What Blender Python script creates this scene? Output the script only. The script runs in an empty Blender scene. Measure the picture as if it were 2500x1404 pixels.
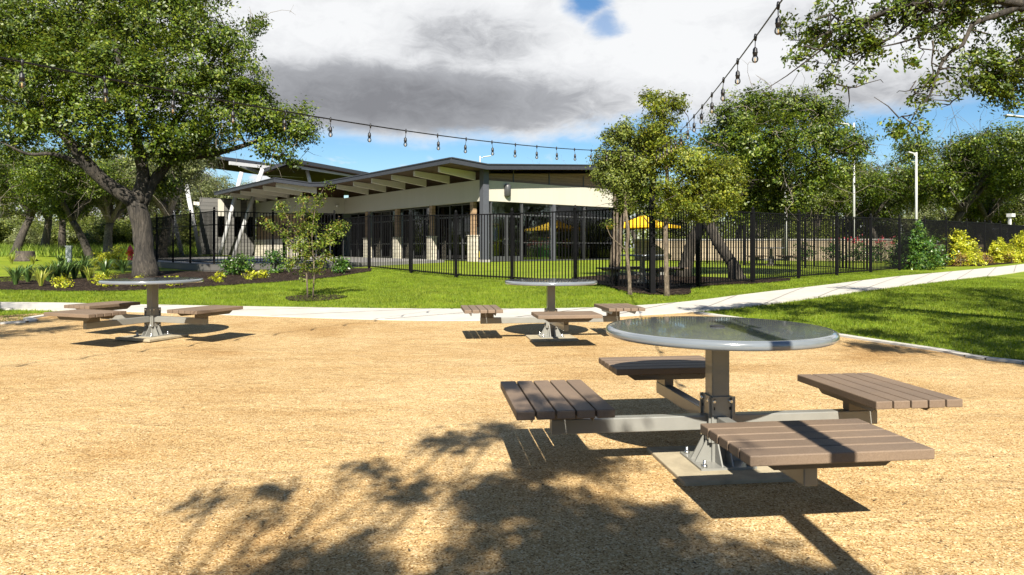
import bpy, bmesh, math, random
import numpy as np
from mathutils import Vector, Matrix
rnd = random.Random(7)
C = bpy.data.collections.new("place"); bpy.context.scene.collection.children.link(C)
R = math.radians
# ------------------------------------------------------------------ camera numbers
F, YH, HC = 1667.0, 605.0, 1.21            # focal length in photo pixels, horizon row, eye height

def smooth(a, b, x):
    t = np.clip((x - a) / (b - a), 0, 1); return t * t * (3 - 2 * t)
_gy = [-400, 8.5, 10, 11, 12.5, 15, 17, 19, 22, 26, 30, 34, 60, 1000]
_gz = [0.0, 0.0, .025, .05, .10, .20, .24, .27, .31, .39, .46, .50, .55, .6]
def G(x, y):
    "height of the ground"
    d = .6
    g = (np.interp(y - d, _gy, _gz) + np.interp(y, _gy, _gz) * 2 + np.interp(y + d, _gy, _gz)) / 4
    g = g + .42 * smooth(-18, -27, x) * smooth(28, 52, y)
    g = g + .13 * np.exp(-((x + 5.2) / 2.3) ** 2 - ((y - 23.3) / 2.2) ** 2)      # mound in the lawn by the terrace
    return g
def at(px, py, off=0.0):
    "ground point that the photo shows at pixel px, py"
    zc = 12.0
    u = (px - 1250) / F
    lo, hi = 1.0, 400.0
    for _ in range(60):
        m = (lo + hi) / 2
        if (HC - float(G(u * m, m)) - off) / m * F > (py - YH): lo = m
        else: hi = m
    return (u * lo, lo, float(G(u * lo, lo)) + off)
def W(px, py, d):
    return ((px - 1250) / F * d, d, HC + (YH - py) / F * d)

# ------------------------------------------------------------------ materials
def new_mat(name):
    m = bpy.data.materials.new(name); m.use_nodes = True
    nt = m.node_tree; b = nt.nodes['Principled BSDF']; return m, nt, b
def N(nt, t, **kw):
    n = nt.nodes.new(t)
    for k, v in kw.items():
        if k.startswith('i_'): n.inputs[k[2:].replace('_', ' ')].default_value = v
        else: setattr(n, k, v)
    return n
def ramp(nt, stops, inp, interp='LINEAR'):
    r = nt.nodes.new('ShaderNodeValToRGB'); r.color_ramp.interpolation = interp
    e = r.color_ramp.elements
    while len(e) > 1: e.remove(e[-1])
    e[0].position = stops[0][0]; e[0].color = (*stops[0][1], 1)
    for p, c in stops[1:]:
        k = e.new(p); k.color = (*c, 1)
    nt.links.new(inp, r.inputs['Fac']); return r
def plain(name, col, rough=.5, metal=0, var=.12, vscale=6, spec=.5, coat=0, bump=0, bscale=80):
    m, nt, b = new_mat(name)
    tc = N(nt, 'ShaderNodeTexCoord'); no = N(nt, 'ShaderNodeTexNoise', i_Scale=vscale, i_Detail=6.0, i_Roughness=.65)
    nt.links.new(tc.outputs['Object'], no.inputs['Vector'])
    lo = tuple(c * (1 - var) for c in col); hi = tuple(min(1, c * (1 + var)) for c in col)
    r = ramp(nt, [(.3, lo), (.7, hi)], no.outputs['Fac'])
    nt.links.new(r.outputs['Color'], b.inputs['Base Color'])
    b.inputs['Roughness'].default_value = rough; b.inputs['Metallic'].default_value = metal
    b.inputs['Specular IOR Level'].default_value = spec; b.inputs['Coat Weight'].default_value = coat
    if bump:
        n2 = N(nt, 'ShaderNodeTexNoise', i_Scale=bscale, i_Detail=4.0)
        nt.links.new(tc.outputs['Object'], n2.inputs['Vector'])
        bp = N(nt, 'ShaderNodeBump', i_Strength=bump, i_Distance=.01)
        nt.links.new(n2.outputs['Fac'], bp.inputs['Height']); nt.links.new(bp.outputs['Normal'], b.inputs['Normal'])
    return m
def leaf_mat(name, cols, rough=.42, trans=.25, spec=.5):
    "cols: dark .. light; every leaf picks its own"
    m, nt, b = new_mat(name)
    g = N(nt, 'ShaderNodeNewGeometry')
    r = ramp(nt, [(i / max(1, len(cols) - 1), c) for i, c in enumerate(cols)], g.outputs['Random Per Island'])
    tc = N(nt, 'ShaderNodeTexCoord'); no = N(nt, 'ShaderNodeTexNoise', i_Scale=1.9, i_Detail=3.0)
    nt.links.new(tc.outputs['Object'], no.inputs['Vector'])
    mr = N(nt, 'ShaderNodeMapRange'); mr.inputs['From Min'].default_value = .3; mr.inputs['From Max'].default_value = .7
    mr.inputs['To Min'].default_value = .62; mr.inputs['To Max'].default_value = 1.32
    nt.links.new(no.outputs['Fac'], mr.inputs['Value'])
    mx = N(nt, 'ShaderNodeMix', data_type='RGBA', blend_type='MULTIPLY'); mx.inputs[0].default_value = 1
    nt.links.new(r.outputs['Color'], mx.inputs[6]); nt.links.new(mr.outputs['Result'], mx.inputs[7])
    nt.links.new(mx.outputs[2], b.inputs['Base Color'])
    b.inputs['Roughness'].default_value = rough; b.inputs['Specular IOR Level'].default_value = spec
    tr = N(nt, 'ShaderNodeBsdfTranslucent')
    hs = N(nt, 'ShaderNodeHueSaturation'); hs.inputs['Value'].default_value = 1.5; hs.inputs['Hue'].default_value = .48
    nt.links.new(mx.outputs[2], hs.inputs['Color']); nt.links.new(hs.outputs['Color'], tr.inputs['Color'])
    ms = N(nt, 'ShaderNodeMixShader'); ms.inputs[0].default_value = trans
    nt.links.new(b.outputs[0], ms.inputs[1]); nt.links.new(tr.outputs[0], ms.inputs[2])
    nt.links.new(ms.outputs[0], nt.nodes['Material Output'].inputs['Surface'])
    return m
def bark_mat(name, c1, c2, sc=1.0):
    m, nt, b = new_mat(name)
    tc = N(nt, 'ShaderNodeTexCoord'); mp = N(nt, 'ShaderNodeMapping'); mp.inputs['Scale'].default_value = (14 * sc, 14 * sc, 2.6 * sc)
    nt.links.new(tc.outputs['Object'], mp.inputs['Vector'])
    no = N(nt, 'ShaderNodeTexNoise', i_Scale=1.0, i_Detail=8.0, i_Roughness=.7, i_Distortion=.6); nt.links.new(mp.outputs[0], no.inputs['Vector'])
    n2 = N(nt, 'ShaderNodeTexNoise', i_Scale=1.3, i_Detail=3.0); nt.links.new(tc.outputs['Object'], n2.inputs['Vector'])
    r = ramp(nt, [(.36, tuple(c * .35 for c in c1)), (.47, c1), (.66, c2)], no.outputs['Fac'])
    r2 = ramp(nt, [(.4, (.75, .75, .75)), (.65, (1.2, 1.2, 1.15))], n2.outputs['Fac'])
    mx = N(nt, 'ShaderNodeMix', data_type='RGBA', blend_type='MULTIPLY'); mx.inputs[0].default_value = 1
    nt.links.new(r.outputs[0], mx.inputs[6]); nt.links.new(r2.outputs[0], mx.inputs[7])
    nt.links.new(mx.outputs[2], b.inputs['Base Color']); b.inputs['Roughness'].default_value = .9
    bp = N(nt, 'ShaderNodeBump', i_Strength=.9, i_Distance=.04); nt.links.new(no.outputs['Fac'], bp.inputs['Height'])
    nt.links.new(bp.outputs['Normal'], b.inputs['Normal']); return m

M = {}
# gravel: crushed tan granite
def gravel_mat():
    m, nt, b = new_mat('crushed_granite')
    tc = N(nt, 'ShaderNodeTexCoord')
    v = N(nt, 'ShaderNodeTexVoronoi', i_Scale=150.0); nt.links.new(tc.outputs['Object'], v.inputs['Vector'])
    sp = N(nt, 'ShaderNodeSeparateColor'); nt.links.new(v.outputs['Color'], sp.inputs[0])
    grain = ramp(nt, [(0, (.13, .075, .035)), (.08, (.30, .18, .07)), (.2, (.43, .30, .15)), (.6, (.54, .395, .215)), (.86, (.63, .485, .295)), (1, (.76, .64, .45))], sp.outputs[0])
    v2 = N(nt, 'ShaderNodeTexVoronoi', i_Scale=120.0); nt.links.new(tc.outputs['Object'], v2.inputs['Vector'])
    sp2 = N(nt, 'ShaderNodeSeparateColor'); nt.links.new(v2.outputs['Color'], sp2.inputs[0])
    clump = ramp(nt, [(0, (.72, .66, .60)), (.2, (.94, .92, .88)), (1, (1.12, 1.12, 1.12))], sp2.outputs[1])
    n1 = N(nt, 'ShaderNodeTexNoise', i_Scale=.55, i_Detail=7.0, i_Roughness=.62, i_Distortion=.4)
    mp = N(nt, 'ShaderNodeMapping'); mp.inputs['Scale'].default_value = (.85, 1.2, 1); mp.inputs['Rotation'].default_value = (0, 0, .4); nt.links.new(tc.outputs['Object'], mp.inputs[0])
    nt.links.new(mp.outputs[0], n1.inputs['Vector'])
    big = ramp(nt, [(.30, (.72, .60, .44)), (.44, (.94, .88, .76)), (.58, (1.06, 1.04, .98)), (.75, (1.2, 1.2, 1.16))], n1.outputs['Fac'])
    n3 = N(nt, 'ShaderNodeTexNoise', i_Scale=7.0, i_Detail=5.0, i_Roughness=.7); nt.links.new(mp.outputs[0], n3.inputs['Vector'])
    mid = ramp(nt, [(.3, (.86, .84, .80)), (.6, (1.05, 1.05, 1.05))], n3.outputs['Fac'])  # stain-like mottling plus shadow streaks of small dips, painted into the colour
    out = grain.outputs[0]
    for o in (clump, big, mid):
        mx = N(nt, 'ShaderNodeMix', data_type='RGBA', blend_type='MULTIPLY'); mx.inputs[0].default_value = 1
        nt.links.new(out, mx.inputs[6]); nt.links.new(o.outputs[0], mx.inputs[7]); out = mx.outputs[2]
    nt.links.new(out, b.inputs['Base Color']); b.inputs['Roughness'].default_value = .95; b.inputs['Specular IOR Level'].default_value = .15
    ad = N(nt, 'ShaderNodeMath', operation='MULTIPLY_ADD'); ad.inputs[1].default_value = .6
    nt.links.new(sp.outputs[1], ad.inputs[0]); nt.links.new(sp2.outputs[0], ad.inputs[2])
    ad2 = N(nt, 'ShaderNodeMath', operation='MULTIPLY_ADD'); ad2.inputs[1].default_value = 3.0
    nt.links.new(n3.outputs['Fac'], ad2.inputs[0]); nt.links.new(ad.outputs[0], ad2.inputs[2])
    bp = N(nt, 'ShaderNodeBump', i_Strength=.8, i_Distance=.007); nt.links.new(ad2.outputs[0], bp.inputs['Height'])
    n4 = N(nt, 'ShaderNodeTexNoise', i_Scale=1.7, i_Detail=5.0, i_Roughness=.55, i_Distortion=.8); mp4 = N(nt, 'ShaderNodeMapping'); mp4.inputs['Scale'].default_value = (.8, 1.35, 1); mp4.inputs['Rotation'].default_value = (0, 0, .35)
    nt.links.new(tc.outputs['Object'], mp4.inputs[0]); nt.links.new(mp4.outputs[0], n4.inputs['Vector'])
    bp2 = N(nt, 'ShaderNodeBump', i_Strength=.55, i_Distance=.10); nt.links.new(n4.outputs['Fac'], bp2.inputs['Height']); nt.links.new(bp2.outputs['Normal'], bp.inputs['Normal'])
    nt.links.new(bp.outputs['Normal'], b.inputs['Normal']); return m
M['gravel'] = gravel_mat()
def lawn_mat():
    m, nt, b = new_mat('lawn_turf')
    tc = N(nt, 'ShaderNodeTexCoord')
    n1 = N(nt, 'ShaderNodeTexNoise', i_Scale=.8, i_Detail=6.0, i_Roughness=.6); nt.links.new(tc.outputs['Object'], n1.inputs['Vector'])
    n2 = N(nt, 'ShaderNodeTexNoise', i_Scale=28.0, i_Detail=5.0, i_Roughness=.8); nt.links.new(tc.outputs['Object'], n2.inputs['Vector'])
    a = ramp(nt, [(.3, (.125, .185, .008)), (.5, (.175, .235, .010)), (.63, (.22, .265, .018)), (.76, (.31, .29, .05))], n1.outputs['Fac'])
    c = ramp(nt, [(.3, (.42, .45, .4)), (.5, (1, 1, 1)), (.68, (1.45, 1.4, 1.3))], n2.outputs['Fac'])
    mx = N(nt, 'ShaderNodeMix', data_type='RGBA', blend_type='MULTIPLY'); mx.inputs[0].default_value = 1
    nt.links.new(a.outputs[0], mx.inputs[6]); nt.links.new(c.outputs[0], mx.inputs[7])
    nt.links.new(mx.outputs[2], b.inputs['Base Color']); b.inputs['Roughness'].default_value = .8; b.inputs['Specular IOR Level'].default_value = .2
    bp = N(nt, 'ShaderNodeBump', i_Strength=.8, i_Distance=.03); nt.links.new(n2.outputs['Fac'], bp.inputs['Height'])
    nt.links.new(bp.outputs['Normal'], b.inputs['Normal']); return m
M['lawn'] = lawn_mat()
def mulch_mat():
    m, nt, b = new_mat('dark_mulch')
    tc = N(nt, 'ShaderNodeTexCoord')
    v = N(nt, 'ShaderNodeTexVoronoi', i_Scale=22.0); mp = N(nt, 'ShaderNodeMapping'); mp.inputs['Scale'].default_value = (1, 2.6, 1); mp.inputs['Rotation'].default_value = (0, 0, .5)
    nt.links.new(tc.outputs['Object'], mp.inputs[0]); nt.links.new(mp.outputs[0], v.inputs['Vector'])
    sp = N(nt, 'ShaderNodeSeparateColor'); nt.links.new(v.outputs['Color'], sp.inputs[0])
    r = ramp(nt, [(0, (.006, .004, .003)), (.5, (.018, .012, .009)), (.85, (.045, .031, .024)), (1, (.16, .12, .09))], sp.outputs[0])
    nt.links.new(r.outputs[0], b.inputs['Base Color']); b.inputs['Roughness'].default_value = .9; b.inputs['Specular IOR Level'].default_value = .05
    bp = N(nt, 'ShaderNodeBump', i_Strength=1, i_Distance=.04); nt.links.new(sp.outputs[1], bp.inputs['Height'])
    nt.links.new(bp.outputs['Normal'], b.inputs['Normal']); return m
M['mulch'] = mulch_mat()
M['concrete'] = plain('broom_concrete', (.47, .45, .415), .85, var=.10, vscale=2.2, spec=.2, bump=.25, bscale=120)
M['pad'] = plain('dusty_concrete', (.36, .31, .22), .9, var=.22, vscale=7, spec=.2, bump=.3, bscale=150)
M['terrace'] = plain('terrace_concrete', (.30, .29, .275), .85, var=.12, vscale=2, spec=.2, bump=.3, bscale=60)
M['powder'] = plain('grey_powder_coat', (.22, .22, .205), .30, var=.08, vscale=9, coat=.25, bump=.02, bscale=300)
M['tabletop'] = plain('glossy_grey_coat', (.165, .185, .205), .15, var=.08, vscale=3, spec=.7, coat=.9)
M['tabletop'].node_tree.nodes['Principled BSDF'].inputs['Coat Roughness'].default_value = .06
M['steel'] = plain('bolt_steel', (.62, .61, .58), .25, metal=1, var=.05)
M['hole'] = plain('dark_hole', (.01, .01, .01), .8)
M['black'] = plain('black_fence_coat', (.006, .006, .007), .6, var=.2, spec=.08)
M['cable'] = plain('black_cable', (.01, .01, .012), .45)
def plank_mat():
    m, nt, b = new_mat('brown_composite_plank')
    tc = N(nt, 'ShaderNodeTexCoord'); mp = N(nt, 'ShaderNodeMapping'); mp.inputs['Scale'].default_value = (40, 40, 40)
    nt.links.new(tc.outputs['Object'], mp.inputs[0])
    no = N(nt, 'ShaderNodeTexNoise', i_Scale=4.0, i_Detail=5.0, i_Roughness=.8); nt.links.new(mp.outputs[0], no.inputs[0])
    n2 = N(nt, 'ShaderNodeTexNoise', i_Scale=3.0, i_Detail=3.0); nt.links.new(tc.outputs['Object'], n2.inputs[0])
    g = N(nt, 'ShaderNodeNewGeometry')
    a = ramp(nt, [(.3, (.145, .103, .072)), (.7, (.215, .158, .113))], no.outputs['Fac'])
    c = ramp(nt, [(.3, (.86, .86, .88)), (.7, (1.1, 1.08, 1.05))], n2.outputs['Fac'])
    d = ramp(nt, [(0, (.9, .9, .9)), (1, (1.08, 1.08, 1.08))], g.outputs['Random Per Island'])
    out = a.outputs[0]
    for o in (c, d):
        mx = N(nt, 'ShaderNodeMix', data_type='RGBA', blend_type='MULTIPLY'); mx.inputs[0].default_value = 1
        nt.links.new(out, mx.inputs[6]); nt.links.new(o.outputs[0], mx.inputs[7]); out = mx.outputs[2]
    nt.links.new(out, b.inputs['Base Color']); b.inputs['Roughness'].default_value = .62; b.inputs['Specular IOR Level'].default_value = .35
    bp = N(nt, 'ShaderNodeBump', i_Strength=.25, i_Distance=.002); nt.links.new(no.outputs['Fac'], bp.inputs['Height']); nt.links.new(bp.outputs[0], b.inputs['Normal'])
    return m
M['plank'] = plank_mat()
def stripes_mat(name, c1, c2, axis, period, gap, rough=.7, bump=.4, jd=.15):
    "boards or courses: dark joints every `period` metres on one object axis"
    m, nt, b = new_mat(name)
    tc = N(nt, 'ShaderNodeTexCoord'); sx = N(nt, 'ShaderNodeSeparateXYZ'); nt.links.new(tc.outputs['Object'], sx.inputs[0])
    dv = N(nt, 'ShaderNodeMath', operation='DIVIDE'); dv.inputs[1].default_value = period; nt.links.new(sx.outputs[axis], dv.inputs[0])
    fr = N(nt, 'ShaderNodeMath', operation='FRACT'); nt.links.new(dv.outputs[0], fr.inputs[0])
    fl = N(nt, 'ShaderNodeMath', operation='FLOOR'); nt.links.new(dv.outputs[0], fl.inputs[0])
    wn = N(nt, 'ShaderNodeTexWhiteNoise', noise_dimensions='1D'); nt.links.new(fl.outputs[0], wn.inputs['W'])
    no = N(nt, 'ShaderNodeTexNoise', i_Scale=3.0, i_Detail=6.0, i_Roughness=.7)
    mp = N(nt, 'ShaderNodeMapping'); s = [1, 1, 1]; s[axis] = 9; mp.inputs['Scale'].default_value = s
    nt.links.new(tc.outputs['Object'], mp.inputs[0]); nt.links.new(mp.outputs[0], no.inputs['Vector'])
    ad = N(nt, 'ShaderNodeMath', operation='MULTIPLY_ADD'); ad.inputs[1].default_value = .45; nt.links.new(wn.outputs[0], ad.inputs[0]); nt.links.new(no.outputs['Fac'], ad.inputs[2])
    r = ramp(nt, [(.35, c1), (.95, c2)], ad.outputs[0])
    j = N(nt, 'ShaderNodeMath', operation='GREATER_THAN'); j.inputs[1].default_value = gap / period; nt.links.new(fr.outputs[0], j.inputs[0])
    jr = ramp(nt, [(0, (jd, jd, jd)), (1, (1, 1, 1))], j.outputs[0])
    mx = N(nt, 'ShaderNodeMix', data_type='RGBA', blend_type='MULTIPLY'); mx.inputs[0].default_value = 1
    nt.links.new(r.outputs[0], mx.inputs[6]); nt.links.new(jr.outputs[0], mx.inputs[7])
    nt.links.new(mx.outputs[2], b.inputs['Base Color']); b.inputs['Roughness'].default_value = rough
    bp = N(nt, 'ShaderNodeBump', i_Strength=bump, i_Distance=.02); nt.links.new(j.outputs[0], bp.inputs['Height']); nt.links.new(bp.outputs[0], b.inputs['Normal'])
    return m
M['wood_clad'] = stripes_mat('brown_wood_cladding', (.20, .125, .07), (.36, .245, .145), 2, .19, .012)
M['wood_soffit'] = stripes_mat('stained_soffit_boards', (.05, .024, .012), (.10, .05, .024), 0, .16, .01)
M['wood_high'] = stripes_mat('weathered_wood_panel', (.15, .10, .065), (.27, .19, .125), 2, .14, .008)
M['wall_grey'] = stripes_mat('grey_board_wall', (.065, .062, .058), (.105, .10, .093), 2, .2, .015)  # board grey darkened further to put the oak's shade into the colour
M['siding'] = stripes_mat('grey_lap_siding', (.085, .083, .08), (.13, .127, .12), 2, .27, .02)  # siding grey darkened so the colour carries the roof's shade
M['tan_wall'] = stripes_mat('tan_limestone', (.27, .21, .135), (.36, .29, .20), 2, .3, .015)
M['stucco'] = stripes_mat('cream_metal_panel', (.46, .44, .38), (.48, .458, .40), 0, .42, .006, rough=.55, bump=.06, jd=.82)
M['stucco_side'] = stripes_mat('cream_metal_panel_side', (.46, .44, .38), (.48, .458, .40), 1, .42, .006, rough=.55, bump=.06, jd=.82)
def stone_mat():
    m, nt, b = new_mat('white_limestone_blocks')
    tc = N(nt, 'ShaderNodeTexCoord'); sx = N(nt, 'ShaderNodeSeparateXYZ'); nt.links.new(tc.outputs['Object'], sx.inputs[0])
    ad = N(nt, 'ShaderNodeMath', operation='ADD'); nt.links.new(sx.outputs[0], ad.inputs[0]); nt.links.new(sx.outputs[1], ad.inputs[1])
    cb = N(nt, 'ShaderNodeCombineXYZ'); nt.links.new(ad.outputs[0], cb.inputs[0]); nt.links.new(sx.outputs[2], cb.inputs[1])
    br = N(nt, 'ShaderNodeTexBrick', i_Scale=1.0); br.inputs['Brick Width'].default_value = .52; br.inputs['Row Height'].default_value = .2
    br.inputs['Mortar Size'].default_value = .012; br.inputs['Color1'].default_value = (.50, .46, .38, 1); br.inputs['Color2'].default_value = (.60, .56, .47, 1); br.inputs['Mortar'].default_value = (.24, .22, .19, 1)
    nt.links.new(cb.outputs[0], br.inputs['Vector']); nt.links.new(br.outputs['Color'], b.inputs['Base Color']); b.inputs['Roughness'].default_value = .85
    return m
M['stone'] = stone_mat()
M['white_paint'] = plain('white_painted_beam', (.70, .67, .60), .5, var=.05, vscale=2)
M['roof_metal'] = plain('charcoal_roof_metal', (.035, .038, .048), .5, var=.12, spec=.5)
M['col_metal'] = plain('grey_steel_column', (.06, .063, .075), .45, var=.08)
M['mullion'] = plain('dark_mullion', (.06, .062, .068), .4)
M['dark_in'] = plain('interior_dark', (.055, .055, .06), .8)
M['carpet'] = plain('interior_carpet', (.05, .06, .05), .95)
M['white_metal'] = plain('white_metal', (.55, .55, .55), .4, var=.05)
M['galv'] = plain('galvanised_pole', (.50, .51, .50), .45, var=.08, metal=.2)
M['red'] = plain('red_hydrant_paint', (.55, .035, .018), .35, var=.15)
M['box_grey'] = plain('pale_grey_cabinet', (.38, .42, .44), .5)
M['yellow'] = plain('yellow_canopy_fabric', (.85, .50, .01), .7, var=.06)
M['green_in'] = plain('green_shelf_panel', (.02, .36, .11), .5)
M['yellow_in'] = plain('yellow_shelf_panel', (.62, .50, .03), .5)
M['teal_in'] = plain('teal_column_paint', (.10, .30, .22), .5)
M['orange_in'] = plain('orange_panel', (.62, .25, .03), .5)
def books_mat():
    m, nt, b = new_mat('book_spines')
    tc = N(nt, 'ShaderNodeTexCoord'); sx = N(nt, 'ShaderNodeSeparateXYZ'); nt.links.new(tc.outputs['Object'], sx.inputs[0])
    ml = N(nt, 'ShaderNodeMath', operation='MULTIPLY'); ml.inputs[1].default_value = 24; nt.links.new(sx.outputs[0], ml.inputs[0])
    fl = N(nt, 'ShaderNodeMath', operation='FLOOR'); nt.links.new(ml.outputs[0], fl.inputs[0])
    wn = N(nt, 'ShaderNodeTexWhiteNoise', noise_dimensions='1D'); nt.links.new(fl.outputs[0], wn.inputs['W'])
    hs = N(nt, 'ShaderNodeHueSaturation'); hs.inputs['Saturation'].default_value = .7; hs.inputs['Value'].default_value = .8
    nt.links.new(wn.outputs['Color'], hs.inputs['Color']); nt.links.new(hs.outputs[0], b.inputs['Base Color']); return m
M['books'] = books_mat()
def glass_mat(name, tint=(.62, .72, .70), mixf=.5, rough=.0):
    m, nt, b = new_mat(name)
    nt.nodes.remove(b)
    tr = N(nt, 'ShaderNodeBsdfTransparent'); tr.inputs[0].default_value = (*tint, 1)
    gl = N(nt, 'ShaderNodeBsdfGlossy'); gl.inputs['Roughness'].default_value = rough; gl.inputs[0].default_value = (1, 1, 1, 1)
    fr = N(nt, 'ShaderNodeFresnel'); fr.inputs['IOR'].default_value = mixf
    ms = N(nt, 'ShaderNodeMixShader'); nt.links.new(fr.outputs[0], ms.inputs[0]); nt.links.new(tr.outputs[0], ms.inputs[1]); nt.links.new(gl.outputs[0], ms.inputs[2])
    nt.links.new(ms.outputs[0], nt.nodes['Material Output'].inputs['Surface']); return m
M['glass'] = glass_mat('window_glass', (.86, .92, .90), 1.5)
M['dark_glass'] = glass_mat('tinted_window_glass', (.10, .12, .13), 1.45)
M['bulb_glass'] = glass_mat('bulb_glass', (.86, .86, .84), 1.6)
M['filament'] = plain('bulb_filament', (.75, .50, .25), .5)
M['oak_leaf'] = leaf_mat('live_oak_leaves', [(.022, .044, .004), (.043, .078, .006), (.075, .122, .008), (.12, .168, .012), (.185, .215, .022)], .45, .22, spec=.32)
M['oak_leaf2'] = leaf_mat('live_oak_leaves_olive', [(.035, .055, .008), (.085, .12, .015), (.15, .185, .026), (.22, .245, .05)], .5, .25, spec=.3)
M['oak_leaf3'] = leaf_mat('pale_oak_leaves', [(.07, .09, .03), (.12, .15, .045), (.19, .22, .07), (.25, .27, .11)], .5, .3)
M['yellow_leaf'] = leaf_mat('yellow_green_leaves', [(.05, .08, .008), (.11, .15, .012), (.19, .225, .018), (.27, .27, .025)], .5, .3, spec=.3)
M['myrtle_leaf'] = leaf_mat('crepe_myrtle_leaves', [(.025, .055, .008), (.05, .09, .010), (.09, .145, .014), (.14, .20, .02), (.20, .26, .03), (.22, .26, .04), (.20, .12, .03)], .5, .35, spec=.3)
M['shrub_dark'] = leaf_mat('glossy_dark_shrub_leaves', [(.015, .05, .008), (.035, .10, .012), (.08, .17, .02), (.16, .24, .03)], .35, .25)
M['shrub_yellow'] = leaf_mat('lime_shrub_leaves', [(.16, .22, .01), (.33, .38, .012), (.50, .52, .025), (.62, .60, .05)], .45, .35)
M['blade_leaf'] = leaf_mat('strap_leaves', [(.03, .075, .015), (.07, .14, .03), (.14, .22, .06)], .4, .25)
M['lime_blade'] = leaf_mat('lime_strap_leaves', [(.15, .22, .02), (.28, .33, .04), (.40, .40, .08)], .5, .35)
M['grass_blade'] = leaf_mat('grass_blades', [(.08, .145, .008), (.14, .21, .010), (.22, .27, .02)], .6, .35, spec=.25)
M['wild_grass'] = leaf_mat('wild_grass_blades', [(.10, .17, .02), (.19, .29, .03), (.30, .38, .06)], .6, .35, spec=.25)
M['red_petal'] = leaf_mat('red_rose_petals', [(.35, .02, .03), (.62, .08, .10), (.65, .2, .2)], .6, .2)
M['orange_leaf'] = leaf_mat('orange_brown_leaves', [(.12, .06, .02), (.26, .12, .03), (.40, .24, .04), (.30, .32, .04)], .6, .3)
M['litter'] = leaf_mat('dry_brown_leaves', [(.05, .03, .015), (.12, .07, .03), (.22, .13, .05)], .8, .1)
M['pebble'] = leaf_mat('granite_chips', [(.26, .15, .06), (.42, .27, .11), (.55, .38, .17), (.62, .45, .23), (.76, .61, .40)], .8, .0, spec=.2)
M['bark'] = bark_mat('grey_oak_bark', (.034, .028, .022), (.092, .078, .063))
M['bark_dark'] = bark_mat('dark_oak_bark', (.045, .036, .028), (.115, .095, .075))
M['bark_pale'] = bark_mat('pale_lichen_bark', (.15, .125, .10), (.31, .275, .23), 2)
M['bark_tan'] = bark_mat('tan_young_bark', (.13, .10, .07), (.27, .215, .16), 3)
M['cut_wood'] = plain('fresh_cut_wood', (.6, .35, .18), .8)

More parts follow.
